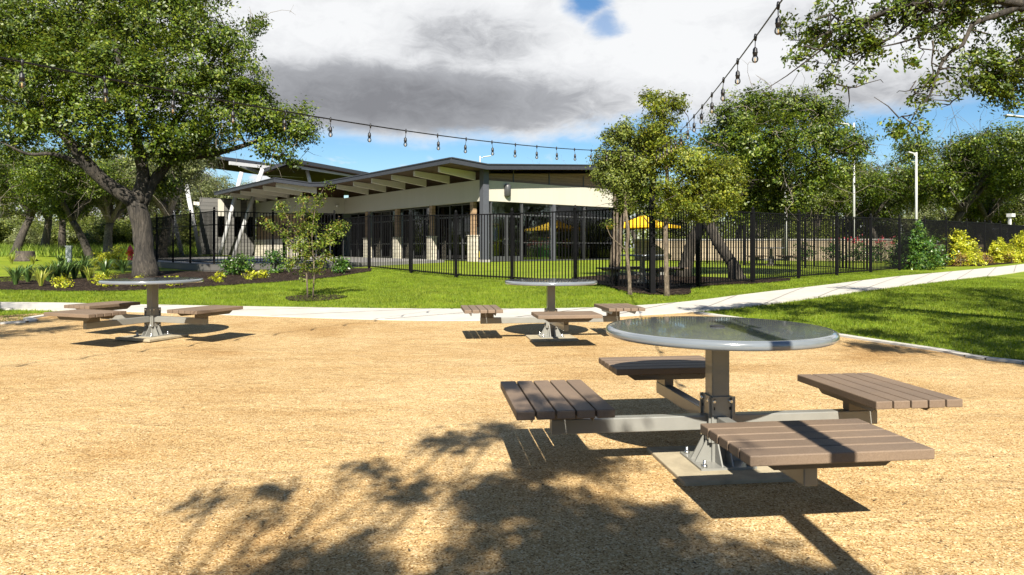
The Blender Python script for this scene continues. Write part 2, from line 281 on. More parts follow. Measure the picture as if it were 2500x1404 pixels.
# ------------------------------------------------------------------ mesh builder
class MB:
    def __init__(s): s.v = []; s.f = []; s.sm = []; s.marks = []
    def use(s, k): s.marks.append((len(s.f), k)); return s
    def quad(s, pts, smooth=False):
        n = len(s.v); s.v += [tuple(p) for p in pts]; s.f.append(tuple(range(n, n + len(pts)))); s.sm.append(smooth); return s
    def box(s, c, d, rz=0.0, mat=None):
        n = len(s.v); cx, cy, cz = c; hx, hy, hz = d[0] / 2, d[1] / 2, d[2] / 2
        ca, sa = math.cos(rz), math.sin(rz)
        for z in (-hz, hz):
            for x, y in ((-hx, -hy), (hx, -hy), (hx, hy), (-hx, hy)):
                s.v.append((cx + x * ca - y * sa, cy + x * sa + y * ca, cz + z))
        for f in ((0, 3, 2, 1), (4, 5, 6, 7), (0, 1, 5, 4), (1, 2, 6, 5), (2, 3, 7, 6), (3, 0, 4, 7)):
            s.f.append(tuple(n + i for i in f)); s.sm.append(False)
        return s
    def prism(s, poly, vec):
        "closed polygon (3D points) pushed along vec"
        n = len(s.v); k = len(poly); vec = Vector(vec)
        s.v += [tuple(Vector(p)) for p in poly] + [tuple(Vector(p) + vec) for p in poly]
        s.f.append(tuple(n + i for i in range(k))[::-1]); s.sm.append(False)
        s.f.append(tuple(n + k + i for i in range(k))); s.sm.append(False)
        for i in range(k):
            j = (i + 1) % k; s.f.append((n + i, n + j, n + k + j, n + k + i)); s.sm.append(False)
        return s
    def beam(s, a, b, w, h):
        "rectangular bar from a to b, w across, h high"
        a, b = Vector(a), Vector(b); d = (b - a).normalized()
        side = d.cross(Vector((0, 0, 1)))
        if side.length < 1e-4: side = Vector((1, 0, 0))
        side.normalize(); up = side.cross(d).normalized()
        q = [a + side * x * w / 2 + up * y * h / 2 for x, y in ((-1, -1), (1, -1), (1, 1), (-1, 1))]
        return s.prism(q, b - a)
    def tube(s, pts, rad, n=8, caps=True):
        pts = [Vector(p) for p in pts]
        if not hasattr(rad, '__len__'): rad = [rad] * len(pts)
        base = len(s.v); prev = None
        for i, p in enumerate(pts):
            if i == 0: d = pts[1] - pts[0]
            elif i == len(pts) - 1: d = pts[-1] - pts[-2]
            else: d = pts[i + 1] - pts[i - 1]
            d.normalize()
            if prev is None:
                a = d.orthogonal().normalized()
            else:
                a = prev - d * prev.dot(d)
                a = a.normalized() if a.length > 1e-6 else d.orthogonal().normalized()
            prev = a; bb = d.cross(a)
            for k in range(n):
                t = 2 * math.pi * k / n
                s.v.append(tuple(p + (a * math.cos(t) + bb * math.sin(t)) * rad[i]))
        for i in range(len(pts) - 1):
            for k in range(n):
                k2 = (k + 1) % n
                s.f.append((base + i * n + k, base + i * n + k2, base + (i + 1) * n + k2, base + (i + 1) * n + k)); s.sm.append(True)
        if caps:
            s.f.append(tuple(base + k for k in range(n))[::-1]); s.sm.append(False)
            s.f.append(tuple(base + (len(pts) - 1) * n + k for k in range(n))); s.sm.append(False)
        return s
    def lathe(s, prof, c=(0, 0, 0), n=24, smooth=True):
        "prof: (radius, z) from bottom to top"
        base = len(s.v)
        for r, z in prof:
            for k in range(n):
                t = 2 * math.pi * k / n; s.v.append((c[0] + r * math.cos(t), c[1] + r * math.sin(t), c[2] + z))
        for i in range(len(prof) - 1):
            for k in range(n):
                k2 = (k + 1) % n
                s.f.append((base + i * n + k, base + i * n + k2, base + (i + 1) * n + k2, base + (i + 1) * n + k)); s.sm.append(smooth)
        s.f.append(tuple(base + k for k in range(n))[::-1]); s.sm.append(False)
        s.f.append(tuple(base + (len(prof) - 1) * n + k for k in range(n))); s.sm.append(False)
        return s
    def build(s, name, mat, parent=None, bevel=0, world=False):
        me = bpy.data.meshes.new(name); me.from_pydata(s.v, [], s.f); me.polygons.foreach_set('use_smooth', s.sm); me.update()
        for q in (mat if isinstance(mat, (list, tuple)) else [mat]): me.materials.append(q)
        for a_, (st_, k_) in enumerate(s.marks):
            en_ = s.marks[a_ + 1][0] if a_ + 1 < len(s.marks) else len(s.f)
            for fi in range(st_, en_): me.polygons[fi].material_index = k_
        o = bpy.data.objects.new(name, me); C.objects.link(o)
        if parent:
            o.parent = parent
            if world: o.matrix_parent_inverse = parent_inv(parent)
        if bevel:
            md = o.modifiers.new('edge', 'BEVEL'); md.width = bevel; md.segments = 2; md.limit_method = 'ANGLE'; md.angle_limit = R(40)
        return o
def parent_inv(p):
    return (Matrix.Translation(p.location) @ p.rotation_euler.to_matrix().to_4x4()).inverted()
def tag(o, label=None, cat=None, group=None, kind=None):
    if label: o['label'] = label
    if cat: o['category'] = cat
    if group: o['group'] = group
    if kind: o['kind'] = kind
    return o
def empty(name, loc=(0, 0, 0), rz=0.0, label=None, cat=None, group=None):
    o = bpy.data.objects.new(name, None); C.objects.link(o); o.location = loc; o.rotation_euler = (0, 0, rz); o.empty_display_size = .2
    return tag(o, label, cat, group)
def copy_tree(o, parent=None):
    c = o.copy(); C.objects.link(c)
    if parent: c.parent = parent
    for ch in [x for x in kids.get(o.name, [])]: copy_tree(ch, c)
    return c
kids = {}
def index_kids(root):
    kids[root.name] = list(root.children)
    for ch in root.children: index_kids(ch)
def np_mesh(name, V, Fc, mat, parent=None, smooth=False):
    "V (n,3) array, Fc (m,k) int array"
    me = bpy.data.meshes.new(name); k = Fc.shape[1]
    me.vertices.add(len(V)); me.vertices.foreach_set('co', V.astype(np.float32).ravel())
    me.loops.add(Fc.size); me.loops.foreach_set('vertex_index', Fc.astype(np.int32).ravel())
    me.polygons.add(len(Fc)); me.polygons.foreach_set('loop_start', np.arange(0, Fc.size, k, dtype=np.int32))
    me.polygons.foreach_set('loop_total', np.full(len(Fc), k, dtype=np.int32))
    me.update(calc_edges=True); me.materials.append(mat)
    if smooth: me.polygons.foreach_set('use_smooth', [True] * len(Fc))
    o = bpy.data.objects.new(name, me); C.objects.link(o)
    if parent: o.parent = parent
    return o

# ------------------------------------------------------------------ foliage
def leaf_arrays(P, nrm, size, rs, aspect=.5, fold=.25):
    "one 4-point leaf at every P, facing nrm"
    n = len(P)
    nrm = nrm / (np.linalg.norm(nrm, axis=1, keepdims=True) + 1e-9)
    a = rs.normal(size=(n, 3)); a -= nrm * (a * nrm).sum(1, keepdims=True); a /= np.linalg.norm(a, axis=1, keepdims=True) + 1e-9
    b = np.cross(nrm, a)
    L = (size * rs.uniform(.5, 1.45, n))[:, None]; Wd = L * aspect
    v = np.stack([P - a * L * .5, P + b * Wd * .5 + nrm * L * fold * .3, P + a * L * .5, P - b * Wd * .5 + nrm * L * fold * .3], 1).reshape(-1, 3)
    f = np.arange(n * 4).reshape(n, 4)
    return v, f
def crown_points(blobs, nclump, per, rs, clump_r=.28, inner=.35, flat=.8):
    "leaf positions and normals: clumps on the shells of the blobs"
    bl = np.array([b[:4] for b in blobs]); w = bl[:, 3] ** 2; w /= w.sum()
    idx = rs.choice(len(bl), nclump, p=w)
    d = rs.normal(size=(nclump, 3)); d /= np.linalg.norm(d, axis=1, keepdims=True)
    rr = bl[idx, 3] * (inner + (1.08 - inner) * rs.uniform(0, 1, nclump) ** .55)
    lump = 1 + .24 * np.sin(d[:, 0] * 5 + idx) * np.cos(d[:, 2] * 6 + idx * 1.7) + .15 * np.sin(d[:, 1] * 11 + idx)
    cc = bl[idx, :3] + d * (rr * lump)[:, None] * np.array([1, 1, flat])
    cr = clump_r * rs.uniform(.5, 1.4, nclump)
    cnt = np.maximum(3, (per * rs.uniform(.5, 1.5, nclump) * (cr / clump_r)).astype(int))
    ci = np.repeat(np.arange(nclump), cnt)
    o = rs.normal(size=(len(ci), 3)) * .5 * np.array([1, 1, .75])
    P = cc[ci] + o * cr[ci][:, None]
    cn = d + rs.normal(size=d.shape) * .45; nr = cn[ci] * .95 + rs.normal(size=(len(ci), 3)) * .42 + np.array([0, 0, .5])
    return P, nr, cc, cr
def wobble(a, b, n, amp, rs, sag=0.0):
    a, b = np.array(a, float), np.array(b, float); t = np.linspace(0, 1, n)[:, None]
    L = np.linalg.norm(b - a); p = a + (b - a) * t
    j = rs.normal(size=(n, 3)) * amp * L; j = (j + np.roll(j, 1, 0)) / 2; j[0] = 0; j[-1] = 0
    p = p + j; p[:, 2] += sag * L * np.sin(t[:, 0] * math.pi)
    return p
def make_tree(name, label, trunks, blobs, mats, nclump, per, leaf, seed, group=None, cat='tree', clump_r=.28, twigs=6, inner=.35, limb_r=.35,
              base=None, flat=.8, sides=10, bare=0, bare_mat=None, root_flare=True, aspect=.5, bare_len=1.0):
    rs = np.random.RandomState(seed)
    base = base or (trunks[0][0][0], trunks[0][0][1], trunks[0][0][2])
    root = empty(name, base, 0, label, cat, group); B = np.array(base)
    tb = MB(); allp = []
    for tr in trunks:
        p = np.array([q[:3] for q in tr], float); r = np.array([q[3] for q in tr], float)
        # refine
        t = np.linspace(0, len(p) - 1, (len(p) - 1) * 4 + 1)
        pp = np.stack([np.interp(t, range(len(p)), p[:, k]) for k in range(3)], 1); r2 = np.interp(t, range(len(p)), r)
        jit = rs.normal(size=pp.shape) * r2[:, None] * .10; jit[0] = 0; pp = pp + jit
        for _ in range(2):
            q = pp.copy(); q[1:-1] = (pp[:-2] + 2 * pp[1:-1] + pp[2:]) / 4; pp = q
        r2 = r2 * (1 + rs.uniform(-.06, .06, len(r2)))
        if root_flare and abs(p[0][2] - base[2]) < .3:
            hh = pp[:, 2] - pp[0, 2]; r2 = r2 * (1 + .42 * np.exp(-hh / (.8 * r[0] + .01)))
        if root_flare: pp[0, 2] -= .06
        tb.tube(pp - B, list(r2), sides)
        for a, b_ in zip(pp, r2): allp.append((*a, b_))
    A = np.array(allp)
    for bi, b in enumerate(blobs):
        c = np.array(b[:3]); dd = np.linalg.norm(A[:, :3] - c, axis=1) + np.maximum(0, A[:, 2] - c[2]) * .8
        k = int(np.argmin(dd)); st = A[k, :3]; r0 = min(A[k, 3] * .7, limb_r * b[3] * .13 + .02)
        if np.linalg.norm(st - c) > .15:
            pth = wobble(st, c, 7, .045, rs, .05); tb.tube(pth - B, list(np.linspace(r0, r0 * .35, 7)), 6)
        for q in range(twigs):
            d = rs.normal(size=3); d[2] = abs(d[2]) * .6 if rs.rand() < .6 else d[2] * .5; d /= np.linalg.norm(d)
            s0 = st + (c - st) * rs.uniform(.55, 1.0)
            e = c + d * b[3] * rs.uniform(.75, 1.08) * np.array([1, 1, flat])
            tw = wobble(s0, e, 6, .07, rs, .04); tb.tube(tw - B, list(np.linspace(r0 * .36, .006 + r0 * .05, 6)), 5, caps=False)
    P, nr, cc, cr = crown_points(blobs, nclump, per, rs, clump_r, inner, flat)
    v, f = leaf_arrays(P - B, nr, leaf, rs, aspect)
    crown = np_mesh('crown', v, f, mats[1], root)
    if bare:
        bb = tb; tb.use(1)
        for q in range(bare):
            b = blobs[rs.randint(len(blobs))]; d = rs.normal(size=3); d /= np.linalg.norm(d)
            s0 = np.array(b[:3]) + d * b[3] * rs.uniform(.6, .95) * np.array([1, 1, flat])
            e = s0 + (d + rs.normal(size=3) * .8) * rs.uniform(.3, .9) * bare_len
            tw = wobble(s0, e, 6, .10, rs); bb.tube(tw - B, list(np.linspace(.012, .003, 6)), 4, caps=False)
            for w_ in range(2):
                m = tw[rs.randint(1, 5)]; e2 = m + rs.normal(size=3) * .22; bb.tube(np.array([m, (m + e2) / 2 + rs.normal(size=3) * .03, e2]) - B, [.009, .006, .003], 4, caps=False)
    trunk = tb.build('trunk', [mats[0], bare_mat or mats[0]], root)
    return root

# ------------------------------------------------------------------ ground sheets
def axis_steps(parts):
    out = []
    for a, b, st in parts: out += list(np.arange(a, b, st))
    out.append(parts[-1][1]); return np.array(out)
xs = axis_steps([(-900, -120, 60), (-120, -40, 6), (-40, 40, .6), (40, 120, 6), (120, 900, 60)])
ys = axis_steps([(-300, -20, 40), (-20, 0, 2), (0, 62, .5), (62, 130, 5), (130, 1500, 90)])
XX, YY = np.meshgrid(xs, ys); ZZ = G(XX, YY)
V = np.stack([XX, YY, ZZ], -1).reshape(-1, 3); nx = len(xs)
i = np.arange(len(ys) - 1)[:, None] * nx + np.arange(nx - 1)[None, :]
Fc = np.stack([i, i + 1, i + nx + 1, i + nx], -1).reshape(-1, 4)
o = np_mesh('ground', V, Fc, M['lawn'], smooth=True); tag(o, kind='structure')
def patch(name, poly, off, mat, res=.55, thick=0):
    bm = bmesh.new(); vs = [bm.verts.new((p[0], p[1], 0)) for p in poly]; bm.faces.new(vs)
    bmesh.ops.triangulate(bm, faces=bm.faces[:])
    for _ in range(9):
        le = [e for e in bm.edges if e.calc_length() > res * 1.3]
        if not le: break
        bmesh.ops.subdivide_edges(bm, edges=le, cuts=1, use_grid_fill=False)
        bmesh.ops.triangulate(bm, faces=[f for f in bm.faces if len(f.verts) > 3])
    for v in bm.verts: v.co.z = float(G(v.co.x, v.co.y)) + off
    if thick:
        be = [e for e in bm.edges if e.is_boundary]
        r = bmesh.ops.extrude_edge_only(bm, edges=be)
        for g in r['geom']:
            if isinstance(g, bmesh.types.BMVert): g.co.z -= thick
    bmesh.ops.recalc_face_normals(bm, faces=bm.faces[:])
    me = bpy.data.meshes.new(name); bm.to_mesh(me); bm.free(); me.materials.append(mat)
    for f in me.polygons: pass
    o = bpy.data.objects.new(name, me); C.objects.link(o)
    if sum(f.normal.z for f in me.polygons) < 0: me.flip_normals()
    return tag(o, kind='structure')
def curve_pts(pts, n=8):
    "catmull-rom through 2D points"
    p = [np.array(q[:2], float) for q in pts]; p = [2 * p[0] - p[1]] + p + [2 * p[-1] - p[-2]]; out = []
    for i in range(1, len(p) - 2):
        for k in range(n):
            t = k / n; a, b, c, d = p[i - 1:i + 3]
            out.append(.5 * ((2 * b) + (-a + c) * t + (2 * a - 5 * b + 4 * c - d) * t * t + (-a + 3 * b - 3 * c + d) * t ** 3))
    out.append(p[-2]); return out
far_e = [at(*q) for q in [(0, 741), (300, 746), (700, 753), (1000, 757), (1300, 757), (1480, 753), (1650, 742), (1800, 724), (2000, 700), (2200, 676), (2350, 662), (2500, 646)]]
near_e = [at(*q) for q in [(0, 757), (135, 760), (330, 764), (600, 773), (1000, 785), (1250, 784), (1480, 777), (1700, 763), (1900, 741), (2100, 713), (2300, 688), (2500, 663)]]
far_e = [(far_e[0][0] - 8, far_e[0][1] + .2)] + [q[:2] for q in far_e] + [(far_e[-1][0] + 7, far_e[-1][1] + 7.5)]
near_e = [(near_e[0][0] - 8, near_e[0][1] + .2)] + [q[:2] for q in near_e] + [(near_e[-1][0] + 7, near_e[-1][1] + 7.2)]
fe, ne = curve_pts(far_e, 6), curve_pts(near_e, 6)
# path as flags between score joints
def ribbon(name, A, B, off, mat, thick=.03):
    m = MB(); n = min(len(A), len(B))
    for i in range(n - 1):
        rows = []
        for P, Q in ((A[i], B[i]), (A[i + 1], B[i + 1])):
            rows.append([(P[0] + (Q[0] - P[0]) * t, P[1] + (Q[1] - P[1]) * t) for t in np.linspace(0, 1, 5)])
        for k in range(4):
            q = [rows[0][k], rows[0][k + 1], rows[1][k + 1], rows[1][k]]
            m.quad([(x, y, float(G(x, y)) + off) for x, y in q])
        for E in (0, 4):
            a, b = rows[0][E], rows[1][E]; za, zb = float(G(*a)) + off, float(G(*b)) + off
            m.quad([(*a, za), (*b, zb), (*b, zb - thick), (*a, za - thick)])
    o = m.build(name, mat); return tag(o, kind='structure')
path = ribbon('path', ne, fe, .03, M['concrete'], .08)
jm = MB()
acc = 0; lastp = None
for i in range(1, len(ne)):
    a, b = np.array(ne[i]), np.array(ne[i - 1]); acc += np.linalg.norm(a - b)
    if acc > 1.6:
        acc = 0; p, q = np.array(ne[i]), np.array(fe[i]); d = q - p; nrm_ = np.array([-d[1], d[0]]) / np.linalg.norm(d) * .011
        for k in range(4):
            s, e = p + d * k / 4, p + d * (k + 1) / 4
            jm.quad([(*(s - nrm_), float(G(*s)) + .0345), (*(e - nrm_), float(G(*e)) + .0345), (*(e + nrm_), float(G(*e)) + .0345), (*(s + nrm_), float(G(*s)) + .0345)])
o = jm.build('path_joints', plain('joint_grey', (.20, .19, .17), .9)); tag(o, kind='structure')
# gravel court
curb_r = [at(*q)[:2] for q in [(1700, 766), (1860, 789), (2050, 822), (2280, 857), (2500, 890)]]
curb_r.append((curb_r[-1][0] + 2.4, curb_r[-1][1] - 1.9))
curb_l = [at(*q)[:2] for q in [(185, 764), (140, 769), (70, 780), (0, 793)]]
curb_l.append((curb_l[-1][0] - 4, curb_l[-1][1] - 1.6))
ne_mid = [tuple(p) for p in ne if curb_l[0][0] - .05 < p[0] < curb_r[0][0] + .05 and p[1] < 14]
poly = [(-14, -14), (14, -14)] + [(14, curb_r[-1][1] - 4)] + curb_r[::-1] + [(p[0], p[1] + .04) for p in ne_mid[::-1]] + curb_l + [(-14, curb_l[-1][1] - 1)]
gravel = patch('gravel_court', poly, .012, M['gravel'], .6)
def kerb(name, pts, w, h):
    p = curve_pts(pts, 5); m = MB()
    for i in range(len(p) - 1):
        a, b = p[i], p[i + 1]; d = (b - a) / np.linalg.norm(b - a); s = np.array([-d[1], d[0]]) * w / 2
        for q in ([a - s, b - s, b + s, a + s],):
            top = [(x, y, float(G(x, y)) + h) for x, y in q]; m.quad(top)
        for (u, v_) in ((a - s, b - s), (b + s, a + s)):
            m.quad([(*u, float(G(*u)) + h), (*v_, float(G(*v_)) + h), (*v_, float(G(*v_)) - .02), (*u, float(G(*u)) - .02)])
    return tag(m.build(name, M['concrete']), kind='structure')
kerb('kerb_right', curb_r, .13, .035); kerb('kerb_left', curb_l, .13, .035)
# mulch beds
bed1 = [at(*q)[:2] for q in [(0, 709), (150, 712), (300, 711), (420, 706), (550, 698), (700, 688), (800, 679), (862, 670), (905, 663)]]
bed1 = [(bed1[0][0] - 4, bed1[0][1])] + bed1
back1 = [(-5.1, 25.4), (-7.0, 26.2), (-9.0, 25.6), (-10.6, 24.1), (-12, 24.6), (-13, 24.3)] + [at(*q)[:2] for q in [(260, 676), (200, 681), (120, 686), (50, 688), (0, 690)]]
back1 = back1 + [(back1[-1][0] - 4, back1[-1][1])]
patch('mulch_bed', [tuple(p) for p in curve_pts(bed1, 4)] + back1, .02, M['mulch'], .6)
bed2 = [at(*q)[:2] for q in [(1395, 686), (1450, 691), (1500, 706), (1560, 718), (1640, 722), (1685, 718), (1692, 705), (1760, 697), (1840, 694), (1930, 686)]]
patch('mulch_bed', [tuple(p) for p in curve_pts(bed2, 4)] + [at(*q)[:2] for q in [(1930, 680), (1840, 682), (1700, 676), (1590, 668), (1480, 672), (1395, 679)]], .02, M['mulch'], .6)
bed3 = [at(*q)[:2] for q in [(2270, 652), (2400, 650), (2500, 641)]]
patch('mulch_bed', bed3 + [(bed3[-1][0] + 5, bed3[-1][1] + 6), (bed3[-1][0] + 2, bed3[-1][1] + 7), at(2400, 640)[:2], at(2280, 644)[:2]], .02, M['mulch'], 1.0)
bx_, by_, bz_ = at(757, 728)
patch('mulch_bed', [(bx_ + .1 + .62 * math.cos(t) * (1 + .1 * math.sin(3 * t)), by_ + .62 * math.sin(t)) for t in np.linspace(0, 2 * math.pi, 18)[:-1]], .018, M['mulch'], .3)

# ------------------------------------------------------------------ picnic tables
def make_table(seats, label, group='round picnic tables with plank seats'):
    root = empty('picnic_table', (0, 0, 0), 0, label, 'picnic table', group)
    m = MB(); m.lathe([(.02, .728), (.55, .727), (.575, .718), (.600, .717), (.608, .722), (.610, .730), (.610, .745), (.605, .755), (.594, .761), (.575, .762), (.03, .762)], n=96)
    top = m.build('tabletop', M['tabletop'], root)
    MB().lathe([(.04, .762), (.04, .768), (.033, .770)], n=12, smooth=False).build('centre_cap', M['hole'], top)
    MB().box((0, 0, .36), (.1, .1, .705)).build('post', M['powder'], root, bevel=.006)
    m = MB()
    m.box((0, 0, .026), (.31, .31, .012))
    for k in range(4):
        a = k * math.pi / 2; c, s = math.cos(a), math.sin(a)
        for off in (-.03, .03):
            pl = [(.05, .032), (.14, .032), (.054, .19), (.05, .19)]
            m.prism([(c * x - s * (off - .004), s * x + c * (off - .004), z) for x, z in pl], (-s * .008, c * .008, 0))
    m.build('base_plate', M['powder'], root)
    for sx in (-1, 1):
        for sy in (-1, 1):
            MB().lathe([(.016, .032), (.016, .044), (.009, .046), (.009, .066), (.004, .07)], (sx * .125, sy * .125, 0), 8).build('anchor_bolt', M['steel'], root)
    MB().box((0, 0, .004), (.61, .61, .034)).build('concrete_pad', M['pad'], root, bevel=.006)
    # clamp plates with bolts round the post
    for k in range(4):
        a = k * math.pi / 2; c, s = math.cos(a), math.sin(a); m = MB()
        P = lambda x, y, z: (c * x - s * y, s * x + c * y, z)
        m.box(P(.0575, 0, .265), (.011, .15, .245), a)
        m.use(1)
        for y in (-.048, .048):
            m.tube([P(.058, y, .365), P(.070, y, .365), P(.078, y, .365)], [.015, .0145, .007], 10)
            m.tube([P(.058, y, .165), P(.070, y, .165), P(.078, y, .165)], [.013, .012, .006], 8)
        m.use(2)
        for y in (-.048, .048): m.box(P(.0615, y, .325), (.006, .016, .016), a)
        m.build('clamp_plate', [M['powder'], M['steel'], M['hole']], root)
    for k in seats:                       # 0 right, 1 away, 2 left, 3 towards
        a = k * math.pi / 2; c, s = math.cos(a), math.sin(a)
        P = lambda x, y, z: (c * x - s * y, s * x + c * y, z)
        m = MB(); m.box(P(.063 + .435, 0, .243), (.87, .062, .078), a)
        arm = m.build('seat_arm', M['powder'], root, bevel=.005)
        se = MB(); w = .4827; g = .009; pw = (w - 4 * g) / 5
        for j in range(5):
            x = .682 + pw / 2 + j * (pw + g); L = .757
            se.box(P(x, 0, .394), (pw, L, .042), a)
        seat = se.build('seat', M['plank'], root, bevel=.005)
        br = MB()
        for x in (.76, 1.07):
            br.prism([P(x - .003, y, z) for y, z in ((-.29, .372), (.29, .372), (.29, .362), (.235, .325), (-.235, .325), (-.29, .362))], (c * .006, s * .006, 0))
            br.box(P(x + .02, 0, .370), (.046, .56, .005), a)
        br.box(P(.845, 0, .324), (.17, .06, .082), a)
        for x in (.74, 1.09):
            for y in (-.2, -.07, .07, .2): br.lathe([(.008, .355), (.008, .368)], P(x, y, 0), 6)
        br.build('seat_bracket', M['bracket'], root, bevel=.003)
    index_kids(root); return root
M['bracket'] = plain('brown_bracket_coat', (.115, .095, .075), .35, var=.08, coat=.2)
t = make_table((0, 1, 2, 3), 'nearest round grey picnic table with four brown plank seats and dappled shade beneath')
t.location = (1.133, 3.77, 0.012); t.rotation_euler.z = .120
t3 = make_table((0, 2, 3), 'round grey picnic table with three plank seats standing before the path')
t3.location = (.512, 9.0, float(G(.5, 9.0)) + .012); t3.rotation_euler.z = .14
tl = copy_tree(t3); tl['label'] = 'round grey picnic table on the left with large oak trunk behind it'
tl.location = (-4.71, 8.95, float(G(-4.7, 9)) + .03); tl.rotation_euler.z = R(-22)
for (x, y, rz, lb) in [(3.5, 18.3, .25, 'dark picnic table inside the fence behind the twin leaning trunks'), (11.2, 29.5, .5, 'picnic table inside the yard in front of the tan wall')]:
    q = copy_tree(t); q.location = (x, y, float(G(x, y)) + .01); q.rotation_euler.z = rz; q['label'] = lb; q['group'] = 'picnic tables in the fenced yard'

# ------------------------------------------------------------------ fences
def fence(name, label, pts, h, rails, group='black picket fences', gap=.07, z0=None, post=.075, extra_first=0, pick=.115):
    root = empty(name, (pts[0][0], pts[0][1], 0), 0, label, 'fence', group); B = Vector(root.location)
    zs = [(z0 if z0 is not None else float(G(p[0], p[1]))) for p in pts]
    for (p, z) in zip(pts, zs):
        a = math.atan2(pts[1][1] - pts[0][1], pts[1][0] - pts[0][0]); m = MB()
        m.box((p[0] - B.x, p[1] - B.y, z + (h + .03) / 2 - .03), (post, post, h + .09), a)
        m.lathe([(post * .62, 0), (post * .62, .02), (post * .42, .035), (post * .45, .06), (post * .2, .085)], (p[0] - B.x, p[1] - B.y, z + h + .045), 8)
        m.build('fence_post', M['black'], root)
    for i in range(len(pts) - 1):
        a, b = Vector((pts[i][0], pts[i][1], zs[i])) - B, Vector((pts[i + 1][0], pts[i + 1][1], zs[i + 1])) - B
        m = MB(); d = b - a; L = Vector((d.x, d.y)).length; n = max(2, int(L / pick)); ang = math.atan2(d.y, d.x)
        for r_ in rails: m.beam(a + Vector((0, 0, r_)), b + Vector((0, 0, r_)), .036, .032)
        for k in range(1, n):
            p = a + d * k / n; zt = rails[0] + .012; zb = gap
            m.box((p.x, p.y, p.z + (zt + zb) / 2), (.021, .021, zt - zb), ang)
        m.build('picket_panel', M['black'], root)
    return root
CZ = (3.12, 15.3)
left_run = [CZ, (1.62, 17.5), (.0, 19.3), (-1.70, 20.7), (-3.32, 22.4), (-5.15, 24.6), (-6.75, 26.6)]
right_run = [CZ]
for px, d in [(1705, 16.8), (1838, 18.4), (1950, 20.2), (2043, 21.9), (2126, 23.5), (2196, 25.2), (2257, 27.0), (2310, 28.8), (2360, 30.6), (2404, 32.4), (2442, 34.2), (2476, 36.0), (2506, 37.8), (2533, 39.6)]:
    right_run.append(((px - 1250) / F * d, d))
fence('picket_fence', 'black metal picket fence running from the corner lamp post back to the terrace', left_run, 1.93, (1.90, .10))
fence('picket_fence', 'long black picket fence running beside the path toward the lime shrubs', right_run, 1.93, (1.90, .10))
fence('picket_fence', 'black picket fence closing off the far side of the yard', [((2126 - 1250) / F * 24.2, 24.2), (11.6, 27.0), (10.0, 29.4), (9.0, 31.5), (7.6, 33.8)], 1.93, (1.90, .10), pick=.15)
TZ = .61
terr_run = [(-6.9, 26.5), (-9.0, 25.7), (-10.62, 24.35), (-12.25, 26.0), (-13.7, 27.6), (-15.4, 29.6), (-17.2, 31.6)]
fence('picket_fence', 'black picket fence standing on the raised terrace edge behind the big oak', terr_run, 1.93, (1.90, 1.42, .08), z0=TZ)
fence('picket_gate', 'lower black picket gate on the terrace in front of the slanted white columns', [(-10.0, 30.0), (-9.2, 29.6), (-8.0, 29.2)], 1.5, (1.48, 1.2, .08), z0=TZ)
# terrace slab and its retaining wall
edge = [(-6.78, 26.38), (-9.0, 25.5), (-10.66, 24.1), (-12.4, 25.85), (-17.5, 31.3)]
m = MB(); m.prism([(x, y, .45) for x, y in edge[::-1]] + [(-26, 52, .45), (-10.5, 47, .45), (-3.2, 33.6, .45), (-5.0, 28.5, .45)][::-1][::-1], (0, 0, TZ - .45 - .004))
m = MB(); pl = [(-6.9, 26.6)] + [(-5.4, 29.5), (-3.3, 33.5), (-12.6, 48), (-27, 53)] + [(-17.6, 31.5), (-12.4, 26.1), (-10.66, 24.35), (-9.0, 25.74)]
m.prism([(x, y, .2) for x, y in pl], (0, 0, TZ - .2)); tag(m.build('terrace', M['terrace']), kind='structure')
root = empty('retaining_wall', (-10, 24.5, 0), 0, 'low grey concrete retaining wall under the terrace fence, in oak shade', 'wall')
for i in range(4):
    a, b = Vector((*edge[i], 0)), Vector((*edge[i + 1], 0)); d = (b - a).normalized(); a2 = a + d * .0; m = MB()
    m.beam(a2 - root.location + Vector((0, 0, .33)), b - root.location + Vector((0, 0, .33)), .24, .60 - i * .001); m.build('wall_segment', M['wall_grey'], root)

